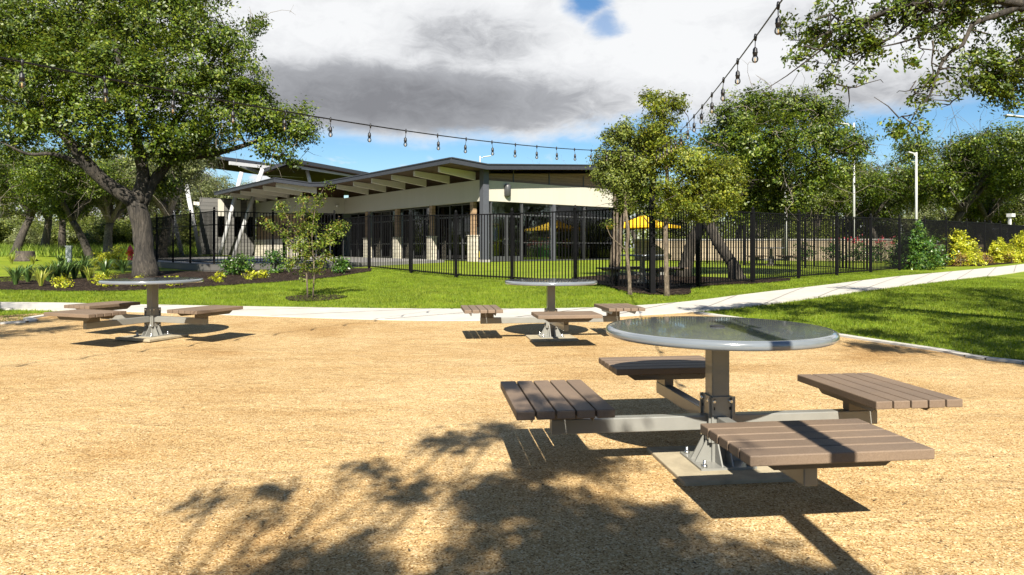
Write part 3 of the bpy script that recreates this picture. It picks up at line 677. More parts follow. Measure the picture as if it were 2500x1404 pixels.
# ------------------------------------------------------------------ library building (local x along the front, y along the left side)
a38 = R(38); GF = .50
lib = empty('library_building', (-1.45, 34.0, GF), a38, 'low modern building with folded charcoal roof, cream band and glass front', 'building')
def L(name, mb, mat, parent=None, bevel=0): return mb.build(name, mat, parent or lib, bevel=bevel)
def sec_roof(x0, x1, y0, y1, name, valley=-.4):
    def zt(x): return 4.75 + (.15 * (valley - x) / 2.0 if x < valley else (x - valley) * .069)
    m = MB(); th = .16
    xs_ = [x0, valley, x1]
    prof = [(x, zt(x)) for x in xs_] + [(x, zt(x) - th) for x in xs_[::-1]]
    m.prism([(x, y0, z) for x, z in prof], (0, y1 - y0, 0)); r = L(name, m, M['roof_metal'])
    s = MB()
    for i in range(2):
        xa, xb = xs_[i] + (.06 if i == 0 else 0), xs_[i + 1] - (.06 if i == 1 else 0)
        za, zb = zt(xa) - th - .012, zt(xb) - th - .012
        s.quad([(xa, y0 + .06, za), (xb, y0 + .06, zb), (xb, y1 - .06, zb), (xa, y1 - .06, za)][::-1])
    L('soffit', s, M['wood_soffit'], r)
    f = MB(); f.box(((x0 - .03), (y0 + y1) / 2, zt(x0) - .115), (.06, y1 - y0 + .12, .27)); f.box(((x0 - .07), (y0 + y1) / 2, zt(x0) - .01), (.05, y1 - y0 + .18, .05))
    for i in range(2):
        f.prism([(xs_[i], y0 - .001, zt(xs_[i]) + .02), (xs_[i + 1], y0 - .001, zt(xs_[i + 1]) + .02), (xs_[i + 1], y0 - .001, zt(xs_[i + 1]) - .25), (xs_[i], y0 - .001, zt(xs_[i]) - .25)], (0, -.06, 0))
        f.prism([(xs_[i], y0 - .063, zt(xs_[i]) + .03), (xs_[i + 1], y0 - .063, zt(xs_[i + 1]) + .03), (xs_[i + 1], y0 - .063, zt(xs_[i + 1]) - .02), (xs_[i], y0 - .063, zt(xs_[i]) - .02)], (0, -.04, 0))
    L('fascia', f, M['roof_metal'], r)
    return r
sec_roof(-2.45, 10.6, -.86, 13.4, 'roof'); sec_roof(-5.75, 10.5, 13.5, 26.6, 'roof', valley=-3.6)
def rafter(y, x_tip, x_wall, ztip=4.70):
    m = MB(); p = [(x_tip, ztip - .03), (x_wall, ztip - .16), (x_wall, ztip - .56), (x_tip, ztip - .29)]
    m.prism([(x, y - .08, z) for x, z in p], (0, .16, 0)); L('rafter', m, M['white_paint'])
for k in range(6): rafter(.72 + 2.4 * k, -2.12, .0)
for k in range(5): rafter(14.1 + 2.4 * k, -5.45, -2.9)
# left side: band, piers, dark glazing
m = MB(); m.box((.12, 8.14, 3.585), (.24, 16.28, 1.07)); L('fascia_band', m, M['stucco_side'])
m = MB(); m.box((.32, 8.3, 4.32), (.16, 15.8, .48)); L('clerestory', m, M['wood_soffit'])
for yc in (1.0, 5.0, 9.0, 13.0):
    m = MB(); m.box((.10, yc, .655), (.36, .52, 1.31)); m.box((.10, yc, 1.335), (.42, .58, .05)); p = L('stone_pier', m, M['stone'])
    m = MB(); m.box((.12, yc, 2.205), (.22, .28, 1.69)); L('wood_pier', m, M['wood_clad'], p)
for yc in (3.0, 7.0, 11.0, 14.9):
    m = MB(); m.box((.42, yc, 1.53), (.02, 3.7 if yc < 14 else 2.6, 3.0)); w_ = L('window', m, M['dark_glass'])
    f = MB()
    for z in (.06, .95, 2.35, 3.0): f.box((.40, yc, z), (.08, 3.7 if yc < 14 else 2.6, .07))
    for y in ((-1.8, -.6, .6, 1.8) if yc < 14 else (-1.25, 0, 1.25)): f.box((.395, yc + y, 1.53), (.07, .055, 3.0))
    L('window_frame', f, M['mullion'], w_)
# corner column
m = MB(); m.box((.0, -.12, 2.30), (.34, .34, 4.6)); L('corner_column', m, M['col_metal'], bevel=.01)
m = MB(); m.box((.0, -.12, .06), (.40, .40, .12)); L('column_base', m, M['terrace'])
# front: band, wood panel, glass
m = MB(); m.box((4.93, .02, 3.565), (9.5, .2, 1.03)); fb = L('fascia_band', m, M['stucco'])
m = MB(); m.prism([(.18, .10, 4.07), (9.6, .10, 4.07), (9.6, .10, 5.05), (.18, .10, 4.42)], (0, .12, 0)); wp = L('wood_panel', m, M['wood_high'])
f = MB()
for x in (2.0, 4.45, 7.0): f.box((x, .085, 4.40), (.06, .03, .64))
L('panel_joint', f, M['mullion'], wp)
m = MB(); m.lathe([(.08, -.32), (.17, -.26), (.18, .2), (.15, .3), (.06, .33)], (1.42, -.17, 3.62), 12); L('wall_light', m, M['mullion'])
for x0, x1 in ((.25, .48), (2.53, 4.55), (4.78, 6.95), (7.0, 9.55)):
    m = MB(); m.box(((x0 + x1) / 2, .06, 1.525), (x1 - x0, .012, 3.04)); w_ = L('window', m, M['glass'])
    f = MB()
    for z in (.05, .98, 2.42, 3.02):
        f.box(((x0 + x1) / 2, .05, z), (x1 - x0, .07, .06 if z != .98 else .035))
    L('window_frame', f, M['mullion'], w_)
for x in (.50, 2.50, 6.97): L('mullion', MB().box((x, .03, 1.525), (.07, .13, 3.04)), M['mullion'])
m = MB(); m.box((4.66, -.02, 1.525), (.17, .2, 3.04)); L('glass_wall_column', m, M['col_metal'])
m = MB(); m.box((9.58, .06, 1.525), (.08, .12, 3.05)); L('corner_mullion', m, M['teal_in'])
m = MB(); m.box((1.5, .06, 2.73), (1.92, .012, .60)); L('transom_window', m, M['glass'])
for s, x0, x1 in ((1, .54, 1.49), (-1, 1.51, 2.46)):
    m = MB(); xc = (x0 + x1) / 2
    for x in (x0 + .04, x1 - .04): m.box((x, .05, 1.2), (.08, .05, 2.36))
    m.box((xc, .05, .15), (x1 - x0 - .16, .05, .26)); m.box((xc, .05, 2.33), (x1 - x0 - .16, .05, .1)); d = L('door', m, M['mullion'])
    g = MB(); g.box((xc, .052, 1.28), (x1 - x0 - .16, .012, 2.0)); L('door_glass', g, M['glass'], d)
    h = MB(); hx = x1 - .10 if s == 1 else x0 + .10; h.tube([(hx, .02, .88), (hx, -.04, .90), (hx, -.04, 1.14), (hx, .02, 1.16)], .016, 6); L('handle', h, M['white_metal'], d)
    h = MB(); h.box((xc, .09, 1.06), (x1 - x0 - .2, .03, .035)); L('push_bar', h, M['steel'], d)
# shell of the interior
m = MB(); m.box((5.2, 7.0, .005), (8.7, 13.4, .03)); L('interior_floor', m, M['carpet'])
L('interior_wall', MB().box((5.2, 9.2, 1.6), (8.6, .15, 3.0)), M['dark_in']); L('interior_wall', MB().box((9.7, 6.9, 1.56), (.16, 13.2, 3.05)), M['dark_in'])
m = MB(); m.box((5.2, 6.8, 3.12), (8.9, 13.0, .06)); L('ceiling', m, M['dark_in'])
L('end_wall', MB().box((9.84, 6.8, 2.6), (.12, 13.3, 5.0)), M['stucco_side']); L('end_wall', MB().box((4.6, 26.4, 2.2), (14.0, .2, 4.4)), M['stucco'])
# rear wing
m = MB(); m.box((-1.42, 16.4, 3.585), (2.95, .22, 1.07)); L('fascia_band', m, M['stucco'])
m = MB(); m.box((-2.9, 21.2, 3.585), (.22, 9.4, 1.07)); L('fascia_band', m, M['stucco_side'])
m = MB(); m.box((-2.86, 21.2, 2.18), (.2, 9.3, 1.74)); L('wood_wall', m, M['wood_clad'])
m = MB(); m.box((-2.95, 21.2, .66), (.4, 9.4, 1.3)); L('stone_base', m, M['stone'])
m = MB(); m.box((-2.70, 21.2, 4.32), (.12, 9.3, .4)); L('clerestory', m, M['wood_soffit']); L('clerestory', MB().box((-1.42, 16.52, 4.42), (2.9, .1, .62)), M['wood_soffit'])
m = MB(); m.box((-1.4, 16.45, 1.55), (2.7, .1, 3.0)); w_ = L('window', m, M['dark_glass'])
f = MB()
for x in (-2.7, -2.0, -1.0, -.1): f.box((x, 16.36, 1.55), (.07, .06, 3.0))
f.box((-1.4, 16.36, 2.35), (2.7, .05, .07)); L('window_frame', f, M['mullion'], w_)
m = MB(); m.box((-5.0, 25.9, 2.2), (4.0, .2, 4.4)); sw = L('siding_wall', m, M['siding'])
for x in (-5.55, -4.35, -3.45):
    m = MB(); m.box((x, 25.77, 3.7), (.42, .06, 1.25)); st = L('white_panel', m, M['stucco'], sw)
    m = MB(); m.box((x, 25.775, 2.3), (.42, .05, 1.5)); L('window', m, M['dark_glass'], sw)
for k in range(3): rafter(27.2 + 2.0 * k, -6.2, -4.4, 4.45)
MB().lathe([(.02, 0), (.09, .03), (.09, .12), (.12, .14)], (-.6, 16.15, 3.45), 10).build('security_camera', M['white_metal'], lib)

# shelves inside (own things)
def shelf(px_u, y, w, label, colm, h=1.25, top=None):
    c = Vector((math.cos(a38), math.sin(a38))); s = Vector((-math.sin(a38), math.cos(a38)))
    p = Vector((-1.45, 34.0)) + c * px_u + s * y
    r = empty('bookshelf', (p.x, p.y, GF + .02), a38, label, 'bookshelf', 'bookshelves seen through the glass')
    m = MB()
    for x in (-w / 2, 0, w / 2): m.box((x, 0, h / 2), (.05, .4, h))
    m.build('side_panel', M[colm], r); m = MB()
    for z in (.05, h * .5, h): m.box((0, 0, z), (w, .42, .05))
    m.build('shelf_board', M['yellow_in' if colm != 'yellow_in' else 'orange_in'], r)
    m = MB(); m.box((0, -.08, h * .26), (w - .12, .16, h * .36)); m.build('lower_panel', M[colm], r)
    m = MB(); m.box((0, -.05, h * .73), (w - .12, .2, h * .36)); m.build('books', M['books'], r)
    if top:
        m = MB(); m.prism([(-w * .6, -.2, h + .6), (-w * .3, -.2, h + .95), (w * .3, -.2, h + .95), (w * .6, -.2, h + .6), (w * .5, -.2, h + .5), (-w * .5, -.2, h + .5)], (0, .3, 0)); m.build('canopy_sign', M[top], r)
    return r
shelf(4.9, .8, .9, 'low green bookshelf nearest the steel column in the glass wall', 'green_in', top=None)
shelf(6.2, .8, .8, 'low green bookshelf between the steel column and the yellow shelf', 'green_in', top='yellow_in')
shelf(7.9, .8, 1.5, 'wide yellow bookshelf under a yellow sign at the end of the glass wall', 'yellow_in', top='yellow_in')
shelf(2.1, 3.0, 2.0, 'tall dark bookshelf with yellow boards behind the glass doors', 'yellow_in', h=2.0)
shelf(9.1, 1.2, .6, 'narrow pale teal shelf beside the glass corner', 'teal_in', h=1.6)

# ------------------------------------------------------------------ pavilion behind
M['pav_dark'] = plain('dark_stained_boards', (.035, .02, .013), .8, spec=.1); M['pav_paint'] = plain('off_white_steel', (.40, .40, .40), .5, var=.06)
pav = empty('pavilion', (-18, 52, .5), 0, 'tall open pavilion with white slanted columns and folded dark roof behind the oak', 'pavilion')
PB = Vector(pav.location)
def slab(poly, th, name, mat, lift=0):
    m = MB(); m.prism([tuple(Vector(p) - PB + Vector((0, 0, lift))) for p in poly], (0, 0, -th)); return m.build(name, mat, pav)
c0, c1 = W(714, 387, 52), W(900, 421, 62)
l0, l1 = W(640, 396, 55), W(700, 405, 66)
r_ = slab([c0, c1, (l1[0], l1[1], c1[2] - .5), (l0[0], l0[1], c0[2] - .45)], .3, 'roof', M['roof_metal'])
a0, a1 = W(500, 376, 52), W(682, 402, 57)
sl_ = [a0, a1, (a1[0] - 3, a1[1] + 6, a1[2]), (a0[0] - 4, a0[1] + 6, a0[2] + .2)]; slab(sl_, .25, 'roof', M['roof_metal']); slab([(q[0], q[1] + .1, q[2] - .27) for q in sl_], .06, 'soffit', M['pav_dark'])
slab([tuple(Vector(c0) + Vector((.2, .1, -.33))), tuple(Vector(c1) + Vector((0, 0, -.33))), (l1[0], l1[1], c1[2] - .83), (l0[0], l0[1], c0[2] - .78)], .06, 'soffit', M['pav_dark'])
m = MB()
for (p, q) in [((725, 407, 53), (870, 430, 61)), ((560, 398, 53), (690, 413, 57)), ((640, 425, 56), (740, 430, 60)), ((735, 398, 54), (700, 418, 58)), ((790, 408, 57), (750, 424, 60)), ((585, 404, 54), (640, 425, 58))]:
    MB().beam(Vector(W(*p)) - PB, Vector(W(*q)) - PB, .16, .26).build('beam', M['pav_paint'], pav)
for (p, q) in [((449, 642, 46), (402, 440, 46)), ((493, 642, 48), (452, 440, 48)), ((533, 640, 50), (590, 420, 50)), ((565, 642, 50), (641, 412, 50)), ((762, 470, 56), (748, 408, 56))]:
    m = MB(); m.tube([Vector(W(*p)) - PB, Vector(W(*q)) - PB], .145, 14); m.build('slanted_column', M['pav_paint'], pav)

# ------------------------------------------------------------------ poles and string lights
def pole(name, label, x, y, h, r, mat, cat='pole'):
    z = float(G(x, y)); root = empty(name, (x, y, z), 0, label, cat, 'string light poles')
    MB().box((0, 0, h / 2 - .02), (r * 2, r * 2, h + .04), .1).build('shaft', mat, root, bevel=.006)
    MB().box((0, 0, h + .01), (r * 2.2, r * 2.2, .02), .1).build('cap', mat, root)
    MB().box((0, 0, h - .05), (.05, r * 2 + .06, .05), .1).build('hook', M['steel'], root)
    return root
pole('light_pole', 'square black pole at the fence corner where both light strings meet', 3.09, 15.02, 3.14, .058, M['black'])
pole('light_pole', 'square black string light pole just beside the camera', 1.31, .98, 3.30, .05, M['black'])
pole('light_pole', 'square black string light pole beyond the left edge', -7.75, -.05, 3.1, .05, M['black'])
def string(label, P, ns, seed):
    rs = random.Random(seed); root = empty('string_light', P(0), 0, label, 'string light', 'string lights'); B = Vector(root.location)
    nmax = ns[-1] + .7; m = MB(); K = int(nmax * 5)
    pts = [Vector(P(nmax * k / K)) - B for k in range(K + 1)]; m.tube(pts, .0055, 6)
    m.tube([p + Vector((.008, 0, .006)) for p in pts], .003, 4)
    m.build('cable', M['cable'], root)
    for n in ns:
        p = Vector(P(n)) - B; tx, ty = rs.uniform(-.012, .012), rs.uniform(-.012, .012); k = MB()
        k.tube([p + Vector((0, 0, .025)), p, p + Vector((0, 0, -.03))], [.008, .013, .008], 6)
        k.tube([p + Vector((0, 0, -.02)), p + Vector((tx, ty, -.08))], .0035, 5)
        q = p + Vector((tx, ty, -.08))
        k.lathe([(0.0050, 0.0000), (0.0101, -0.0067), (0.0176, -0.0151), (0.0185, -0.0378), (0.0206, -0.0403), (0.0206, -0.0454), (0.0185, -0.0487), (0.0160, -0.0714), (0.0101, -0.0718)][::-1], q, 12)
        so = k.build('lamp_socket', M['cable'], root)
        g = MB(); g.lathe([(0.0034, -0.1226), (0.0134, -0.1193), (0.0218, -0.1092), (0.0248, -0.0974), (0.0235, -0.0857), (0.0185, -0.0739), (0.0143, -0.0689)], q, 14); g.build('bulb', M['bulb_glass'], so)
        f = MB(); f.tube([q + Vector((0, 0, -.086)), q + Vector((0, 0, -.124))], .0035, 5); f.build('filament', M['filament'], so)
    return root
string('long string of clear bulbs crossing the sky toward the left edge', lambda n: (3.07 - .35483 * n, 14.9 - .4889 * n, 2.66 + .00215 * (n - 17.5) ** 2), [k + .5 for k in range(0, 30)], 1)
string('string of clear bulbs rising steeply toward the top right of the sky', lambda n: (3.07 - .0818 * n, 14.9 - .6631 * n, 2.835 + .0026 * (n - 13) ** 2), [k + .5 for k in range(0, 21)], 2)

def lamp_post(label, px, ytop, d, arm, base_off=0, r=.09):
    x, y, z = W(px, ytop, d); z0 = float(G(x, y)); root = empty('lamp_post', (x, y, z0), 0, label, 'lamp post', 'tall grey parking lamp posts')
    MB().tube([(0, 0, 0), (0, 0, z - z0)], [r, r * .75], 10).build('pole', M['galv'], root)
    m = MB(); m.tube([(0, 0, z - z0 - .25), (arm * .35, 0, z - z0 - .12)], .035, 6); m.prism([(arm * .3, -.16, z - z0 - .13), (arm, -.16, z - z0 - .02), (arm, .16, z - z0 - .02), (arm * .3, .16, z - z0 - .13)], (0, 0, .07)); m.build('lamp_head', M['galv'], root)
lamp_post('tall pale lamp post rising behind the fence near the dark shrub', 2237, 372, 42, -.55, r=.085)
lamp_post('lamp post mostly hidden by the yard oak crown', 2085, 300, 42, -1.3, r=.075)
lamp_post('pale lamp post standing in the yard between two fence posts', 1918, 418, 37, -.6, r=.075)
lamp_post('thin pale post just right of the yard lamp post', 1945, 400, 52, -.6, r=.07)
lamp_post('lamp post peeking over the folded roof of the building', 1172, 381, 75, 1.2)
lamp_post('lamp post whose head reaches in at the right edge', 2520, 282, 40, -1.6)

# ------------------------------------------------------------------ small things
def hydrant(px, py, d):
    x, y, z = W(px, py, d); z = float(G(x, y)); s = 1.0
    r = empty('fire_hydrant', (x, y, z), .6, 'red fire hydrant half hidden behind the big oak trunk', 'hydrant')
    MB().lathe([(.17, 0), (.17, .04), (.12, .05), (.115, .55), (.14, .57), (.14, .62), (.12, .64), (.10, .74), (.05, .80), (.03, .81), (.03, .86)], n=16).build('body', M['red'], r)
    for a in (0, math.pi / 2, math.pi):
        m = MB(); c, s_ = math.cos(a), math.sin(a); m.tube([(c * .1, s_ * .1, .46), (c * .19, s_ * .19, .46), (c * .2, s_ * .2, .46)], [.06, .06, .07], 10); m.build('outlet', M['red'], r)
hx = (318 - 1250) / F; hydrant(318, 628, 33)
x, y = (168 - 1250) / F * 33, 33; r_ = empty('utility_box', (x, y, float(G(x, y))), .3, 'narrow pale grey utility box among the left oaks', 'utility box')
MB().box((0, 0, .38), (.22, .2, .76)).build('body', M['box_grey'], r_, bevel=.01); MB().box((0, 0, .78), (.26, .24, .05)).build('lid', M['box_grey'], r_)
x, y = (62 - 1250) / F * 34, 34; st = MB().lathe([(.62, -.05), (.45, .12), (.40, .45), (.38, .5)], n=14).build('tree_stump', M['bark_dark']); st.location = (x, y, float(G(x, y))); tag(st, 'dark tree stump beside the leftmost oak trunk', 'stump')
# white tower chair
x, y = (2462 - 1250) / F * 40, 40.0; wc = empty('tower_chair', (x, y, float(G(x, y))), .2, 'white raised chair frame rising behind the lime shrubs at the right', 'chair')
m = MB()
for sx in (-1, 1):
    for sy in (-1, 1): m.beam((sx * .62, sy * .5, 0), (sx * .38, sy * .35, 1.75), .12, .12)
m.build('frame', M['white_metal'], wc); m = MB()
for z in (.55, 1.05, 1.5): MB().box((0, -.48 + z * .06, z), (1.1 - z * .28, .07, .14)).build('rung', M['white_metal'], wc)
m = MB(); m.box((-.1, 0, 1.8), (1.1, .9, .08)); m.build('seat', M['white_metal'], wc)
m = MB(); m.box((.42, .3, 2.25), (.12, .12, .9)); m.box((.46, .26, 2.62), (.34, .3, .2), .2); m.build('backrest', M['white_metal'], wc)
# yellow canopy
cx_, cy_ = 6.95, 36.2; z0 = float(G(cx_, cy_)); cn = empty('shade_canopy', (cx_, cy_, z0), 0, 'yellow pyramid shade canopy beside the glass end of the building', 'shade canopy')
m = MB(); ez, az, hw = 1.86, 2.45, 2.0; cor = [(-hw, 0, ez), (0, -1.9, ez), (hw, 0, ez), (0, 1.9, ez)]
for i in range(4):
    a, b = Vector(cor[i]), Vector(cor[(i + 1) % 4]); ap = Vector((0, 0, az)); n_ = 6
    for k in range(n_):
        for j in range(3):
            def pt(u, v): 
                q = (a * (1 - u) + b * u) * (1 - v) + ap * v; q.z -= .10 * math.sin(math.pi * v); return q
            u0, u1, v0, v1 = k / n_, (k + 1) / n_, j / 3, (j + 1) / 3; m.quad([pt(u0, v0), pt(u1, v0), pt(u1, v1), pt(u0, v1)], True)
    m.quad([a, b, b - Vector((0, 0, .12)), a - Vector((0, 0, .12))])
m.build('canopy', M['yellow'], cn); m = MB(); m.tube([(0, 0, 0), (0, 0, az)], .06, 10)
for c_ in cor: m.tube([(0, 0, az - .05), Vector(c_)], .02, 5)
m.build('pole', M['mullion'], cn)
# tan garden wall
wl = MB(); p0, p1 = Vector((6.9, 38.5, 0)), Vector((20.5, 37.0, 0)); root = empty('garden_wall', tuple(p0), 0, 'long low tan limestone wall at the back of the fenced yard', 'wall')
m = MB(); m.beam(Vector((0, 0, 1.02)), p1 - p0 + Vector((0, 0, 1.02)), .4, 1.2); m.build('wall_face', M['tan_wall'], root)
m = MB(); m.beam(Vector((-.03, 0, 1.66)), p1 - p0 + Vector((.03, 0, 1.66)), .5, .08); m.build('wall_cap', M['terrace'], root)
root = empty('garden_wall', (21.0, 38.5, 0), 0, 'short tan wall glimpsed between the shrubs at the right', 'wall')
m = MB(); m.beam((0, 0, .9), (12, 4, .9), .4, 1.0); m.build('wall_face', M['tan_wall'], root)
# far pale house, left
hs = empty('far_house', (-50.5, 72, 1.0), .2, 'pale far building glimpsed between the left oak trunks', 'house')
MB().box((0, 0, .7), (3.6, 5, 1.4)).build('wall', M['white_metal'], hs)
m = MB(); m.prism([(-2.0, -2.8, 1.4), (-2.0, 0, 1.9), (-2.0, 2.8, 1.4)], (4.0, 0, 0)); m.build('roof', M['box_grey'], hs)
for k in range(2): MB().box((-.9 + 1.8 * k, -2.52, .8), (.9, .08, .5)).build('window', M['dark_glass'], hs)

# ------------------------------------------------------------------ trees
def PB_(lst, Z0, fl=1.0):
    "blobs given as (px, py, radius px, depth offset)"
    out = []
    for (px, py, r, dz) in lst:
        d = Z0 + dz; x, y, z = W(px, py, d); out.append((x, y, z, r * d / F * fl))
    return out
def T(*pts):
    return [(*W(px, py, d), r) for px, py, d, r in pts]
gz = float(G(-11.6, 21.5))
oak_tr = [[(-11.5, 21.5, gz, .33)] + T((352, 600, 21.5, 0.288), (345, 540, 21.5, 0.280), (330, 490, 21.4, 0.288)),
          T((330, 492, 21.4, 0.240), (262, 450, 21.0, 0.200), (215, 405, 20.6, 0.176), (160, 330, 20.2, 0.136), (90, 270, 20, 0.088)),
          T((335, 492, 21.4, 0.224), (352, 430, 21.6, 0.192), (330, 330, 21.6, 0.160), (300, 210, 21.8, 0.120), (280, 80, 22, 0.080)),
          T((345, 500, 21.5, 0.176), (385, 425, 21.8, 0.160), (430, 385, 22, 0.120), (520, 378, 22.3, 0.096), (600, 355, 22.4, 0.072), (690, 320, 22.4, 0.040)),
          T((215, 408, 20.6, 0.09), (130, 372, 20.2, 0.06), (70, 380, 20, 0.045), (10, 350, 19.6, 0.02)),
          T((340, 400, 21.6, 0.128), (430, 300, 22, 0.096), (500, 180, 22.3, 0.064), (560, 80, 22.4, 0.040))]
oak_bl = PB_([(70, 70, 120, 0), (230, 50, 130, 1), (390, 60, 115, .5), (500, 85, 85, 0), (565, 120, 60, .5), (140, 190, 115, -1.2), (300, 190, 120, -1), (430, 200, 105, -.8), (545, 195, 90, .2), (610, 240, 55, .4),
              (560, 290, 80, 0), (650, 300, 65, .3), (720, 305, 55, .5), (752, 330, 42, .3), (660, 365, 40, .2), (705, 385, 28, 0), (60, 270, 90, -1), (190, 290, 90, -1.2), (320, 310, 95, -1), (440, 310, 80, -.5),
              (240, 350, 48, -1), (410, 445, 42, .8), (150, 385, 40, -.5), (420, 375, 50, 0), (500, 350, 45, .8), (40, 350, 55, -.5), (-60, 150, 150, 0), (-120, 300, 110, 0), (120, -70, 140, 1.5), (330, -60, 140, 1.5), (470, -40, 90, 1),
              (620, 60, 30, .5), (300, 130, 100, 3), (100, 130, 110, 3), (-150, 0, 150, 2), (250, -180, 120, 2)], 21.5)
make_tree('live_oak', 'massive live oak with grey trunk filling the upper left', oak_tr, oak_bl, (M['bark'], M['oak_leaf']), 5400, 40, .105, 11, clump_r=.27, twigs=6, inner=.3, bare=90, bare_mat=M['bark_pale'], sides=16)
# yard oak behind the fence
yg = float(G(6.6, 20.0))
yo_tr = [[(6.62, 20.0, yg, .20)] + T((1785, 640, 20, .165), (1752, 590, 20, .16), (1728, 540, 20.1, .15), (1722, 500, 20.2, .14), (1760, 430, 20.3, .11), (1820, 370, 20.4, .08)),
         T((1727, 545, 20.1, .13), (1770, 500, 20.2, .1), (1850, 440, 20.4, .09), (1930, 380, 20.6, .06)),
         [(5.3, 21.2, yg, .22)] + T((1690, 590, 21, .19), (1725, 540, 20.8, .17), (1760, 480, 20.8, .14), (1800, 420, 20.8, .1)),
         T((1850, 440, 20.4, .07), (1940, 430, 20.6, .06), (2020, 380, 20.8, .04))]
yo_bl = PB_([(1800, 285, 62, 0), (1860, 265, 60, .4), (1935, 265, 62, .5), (2010, 275, 48, .3), (1990, 335, 65, 0), (2060, 345, 50, .5), (2095, 370, 28, .4), (1900, 345, 75, -.6), (1820, 360, 70, -.5), (1780, 420, 60, 0), (1870, 430, 70, .5),
             (1960, 420, 70, .4), (2040, 425, 50, .8), (1760, 340, 50, .5), (1800, 490, 60, 1), (1890, 500, 50, 1), (1940, 490, 40, .4), (1720, 480, 45, .5)], 20.4)
make_tree('live_oak', 'dark green oak with leaning ridged trunks inside the fence corner', yo_tr, yo_bl, (M['bark'], M['oak_leaf']), 2300, 34, .085, 12, clump_r=.21, inner=.2, bare=90, bare_mat=M['bark_pale'])
# young trees before the fence
z1 = float(G(3.28, 14.6))
make_tree('young_elm', 'slim young tree with straight tan trunk and yellow-green crown beside the corner pole',
          [[(3.30, 14.55, z1, .055)] + T((1626, 640, 14.55, .052), (1624, 540, 14.6, .048), (1630, 450, 14.6, .04), (1625, 350, 14.6, .03), (1615, 260, 14.6, .015)),
           T((1625, 530, 14.6, .03), (1665, 490, 14.6, .024), (1740, 455, 14.7, .015)), T((1628, 480, 14.6, .03), (1690, 410, 14.6, .02), (1760, 400, 14.7, .012))],
          PB_([(1620, 265, 45, 0), (1590, 240, 28, 0), (1655, 255, 26, 0), (1600, 315, 50, 0), (1640, 370, 55, -.1), (1590, 400, 50, .2), (1690, 400, 55, -.2), (1735, 430, 60, 0), (1780, 420, 38, .2), (1700, 480, 55, -.2), (1640, 470, 50, -.2),
               (1770, 490, 42, 0), (1720, 525, 30, 0), (1620, 520, 24, 0), (1790, 455, 30, .2)], 14.6), (M['bark_tan'], M['yellow_leaf']), 1200, 32, .056, 13, clump_r=.13, inner=.12, twigs=5, bare=8, bare_len=.5, bare_mat=M['bark_tan'], cat='tree', limb_r=.12)
z2 = float(G(2.55, 14.8))
make_tree('young_elm', 'crooked thin sapling with pale kinked trunk left of the corner pole',
          [[(2.56, 14.8, z2, .045)] + T((1537, 680, 14.8, .04), (1529, 612, 14.8, .036), (1535, 570, 14.8, .034), (1528, 520, 14.8, .03), (1525, 450, 14.8, .026), (1520, 340, 14.8, .014)),
           T((1529, 612, 14.8, .018), (1512, 596, 14.7, .015), (1490, 578, 14.6, .009), (1478, 545, 14.6, .004))],
          PB_([(1500, 335, 35, 0), (1525, 320, 32, 0), (1480, 390, 35, 0), (1530, 390, 50, .1), (1500, 440, 42, 0), (1550, 440, 45, .2), (1470, 430, 22, 0), (1530, 500, 28, .2), (1560, 350, 30, 0), (1482, 548, 10, -.2), (1510, 470, 28, .1)], 14.8),
          (M['bark_tan'], M['oak_leaf2']), 640, 30, .056, 14, clump_r=.125, inner=.12, twigs=5, bare=6, bare_len=.5, bare_mat=M['bark_tan'], limb_r=.12)
z3 = float(G(3.0, 19.3))
make_tree('twin_trunk_oak', 'twin tan trunks just inside the fence left of the corner pole',
          [[(2.85, 19.3, z3, .10)] + T((1497, 620, 19.3, .085), (1505, 540, 19.3, .08), (1500, 450, 19.3, .06), (1510, 360, 19.3, .03)),
           [(2.92, 19.3, z3, .09)] + T((1510, 620, 19.4, .075), (1517, 540, 19.5, .07), (1540, 450, 19.5, .05), (1580, 370, 19.5, .03))],
          PB_([(1510, 400, 45, 0), (1560, 400, 50, .5), (1600, 350, 45, .6), (1540, 460, 40, .4), (1580, 470, 40, .8)], 19.4), (M['bark_tan'], M['oak_leaf']), 700, 26, .07, 15, clump_r=.2, inner=.2, limb_r=.15)
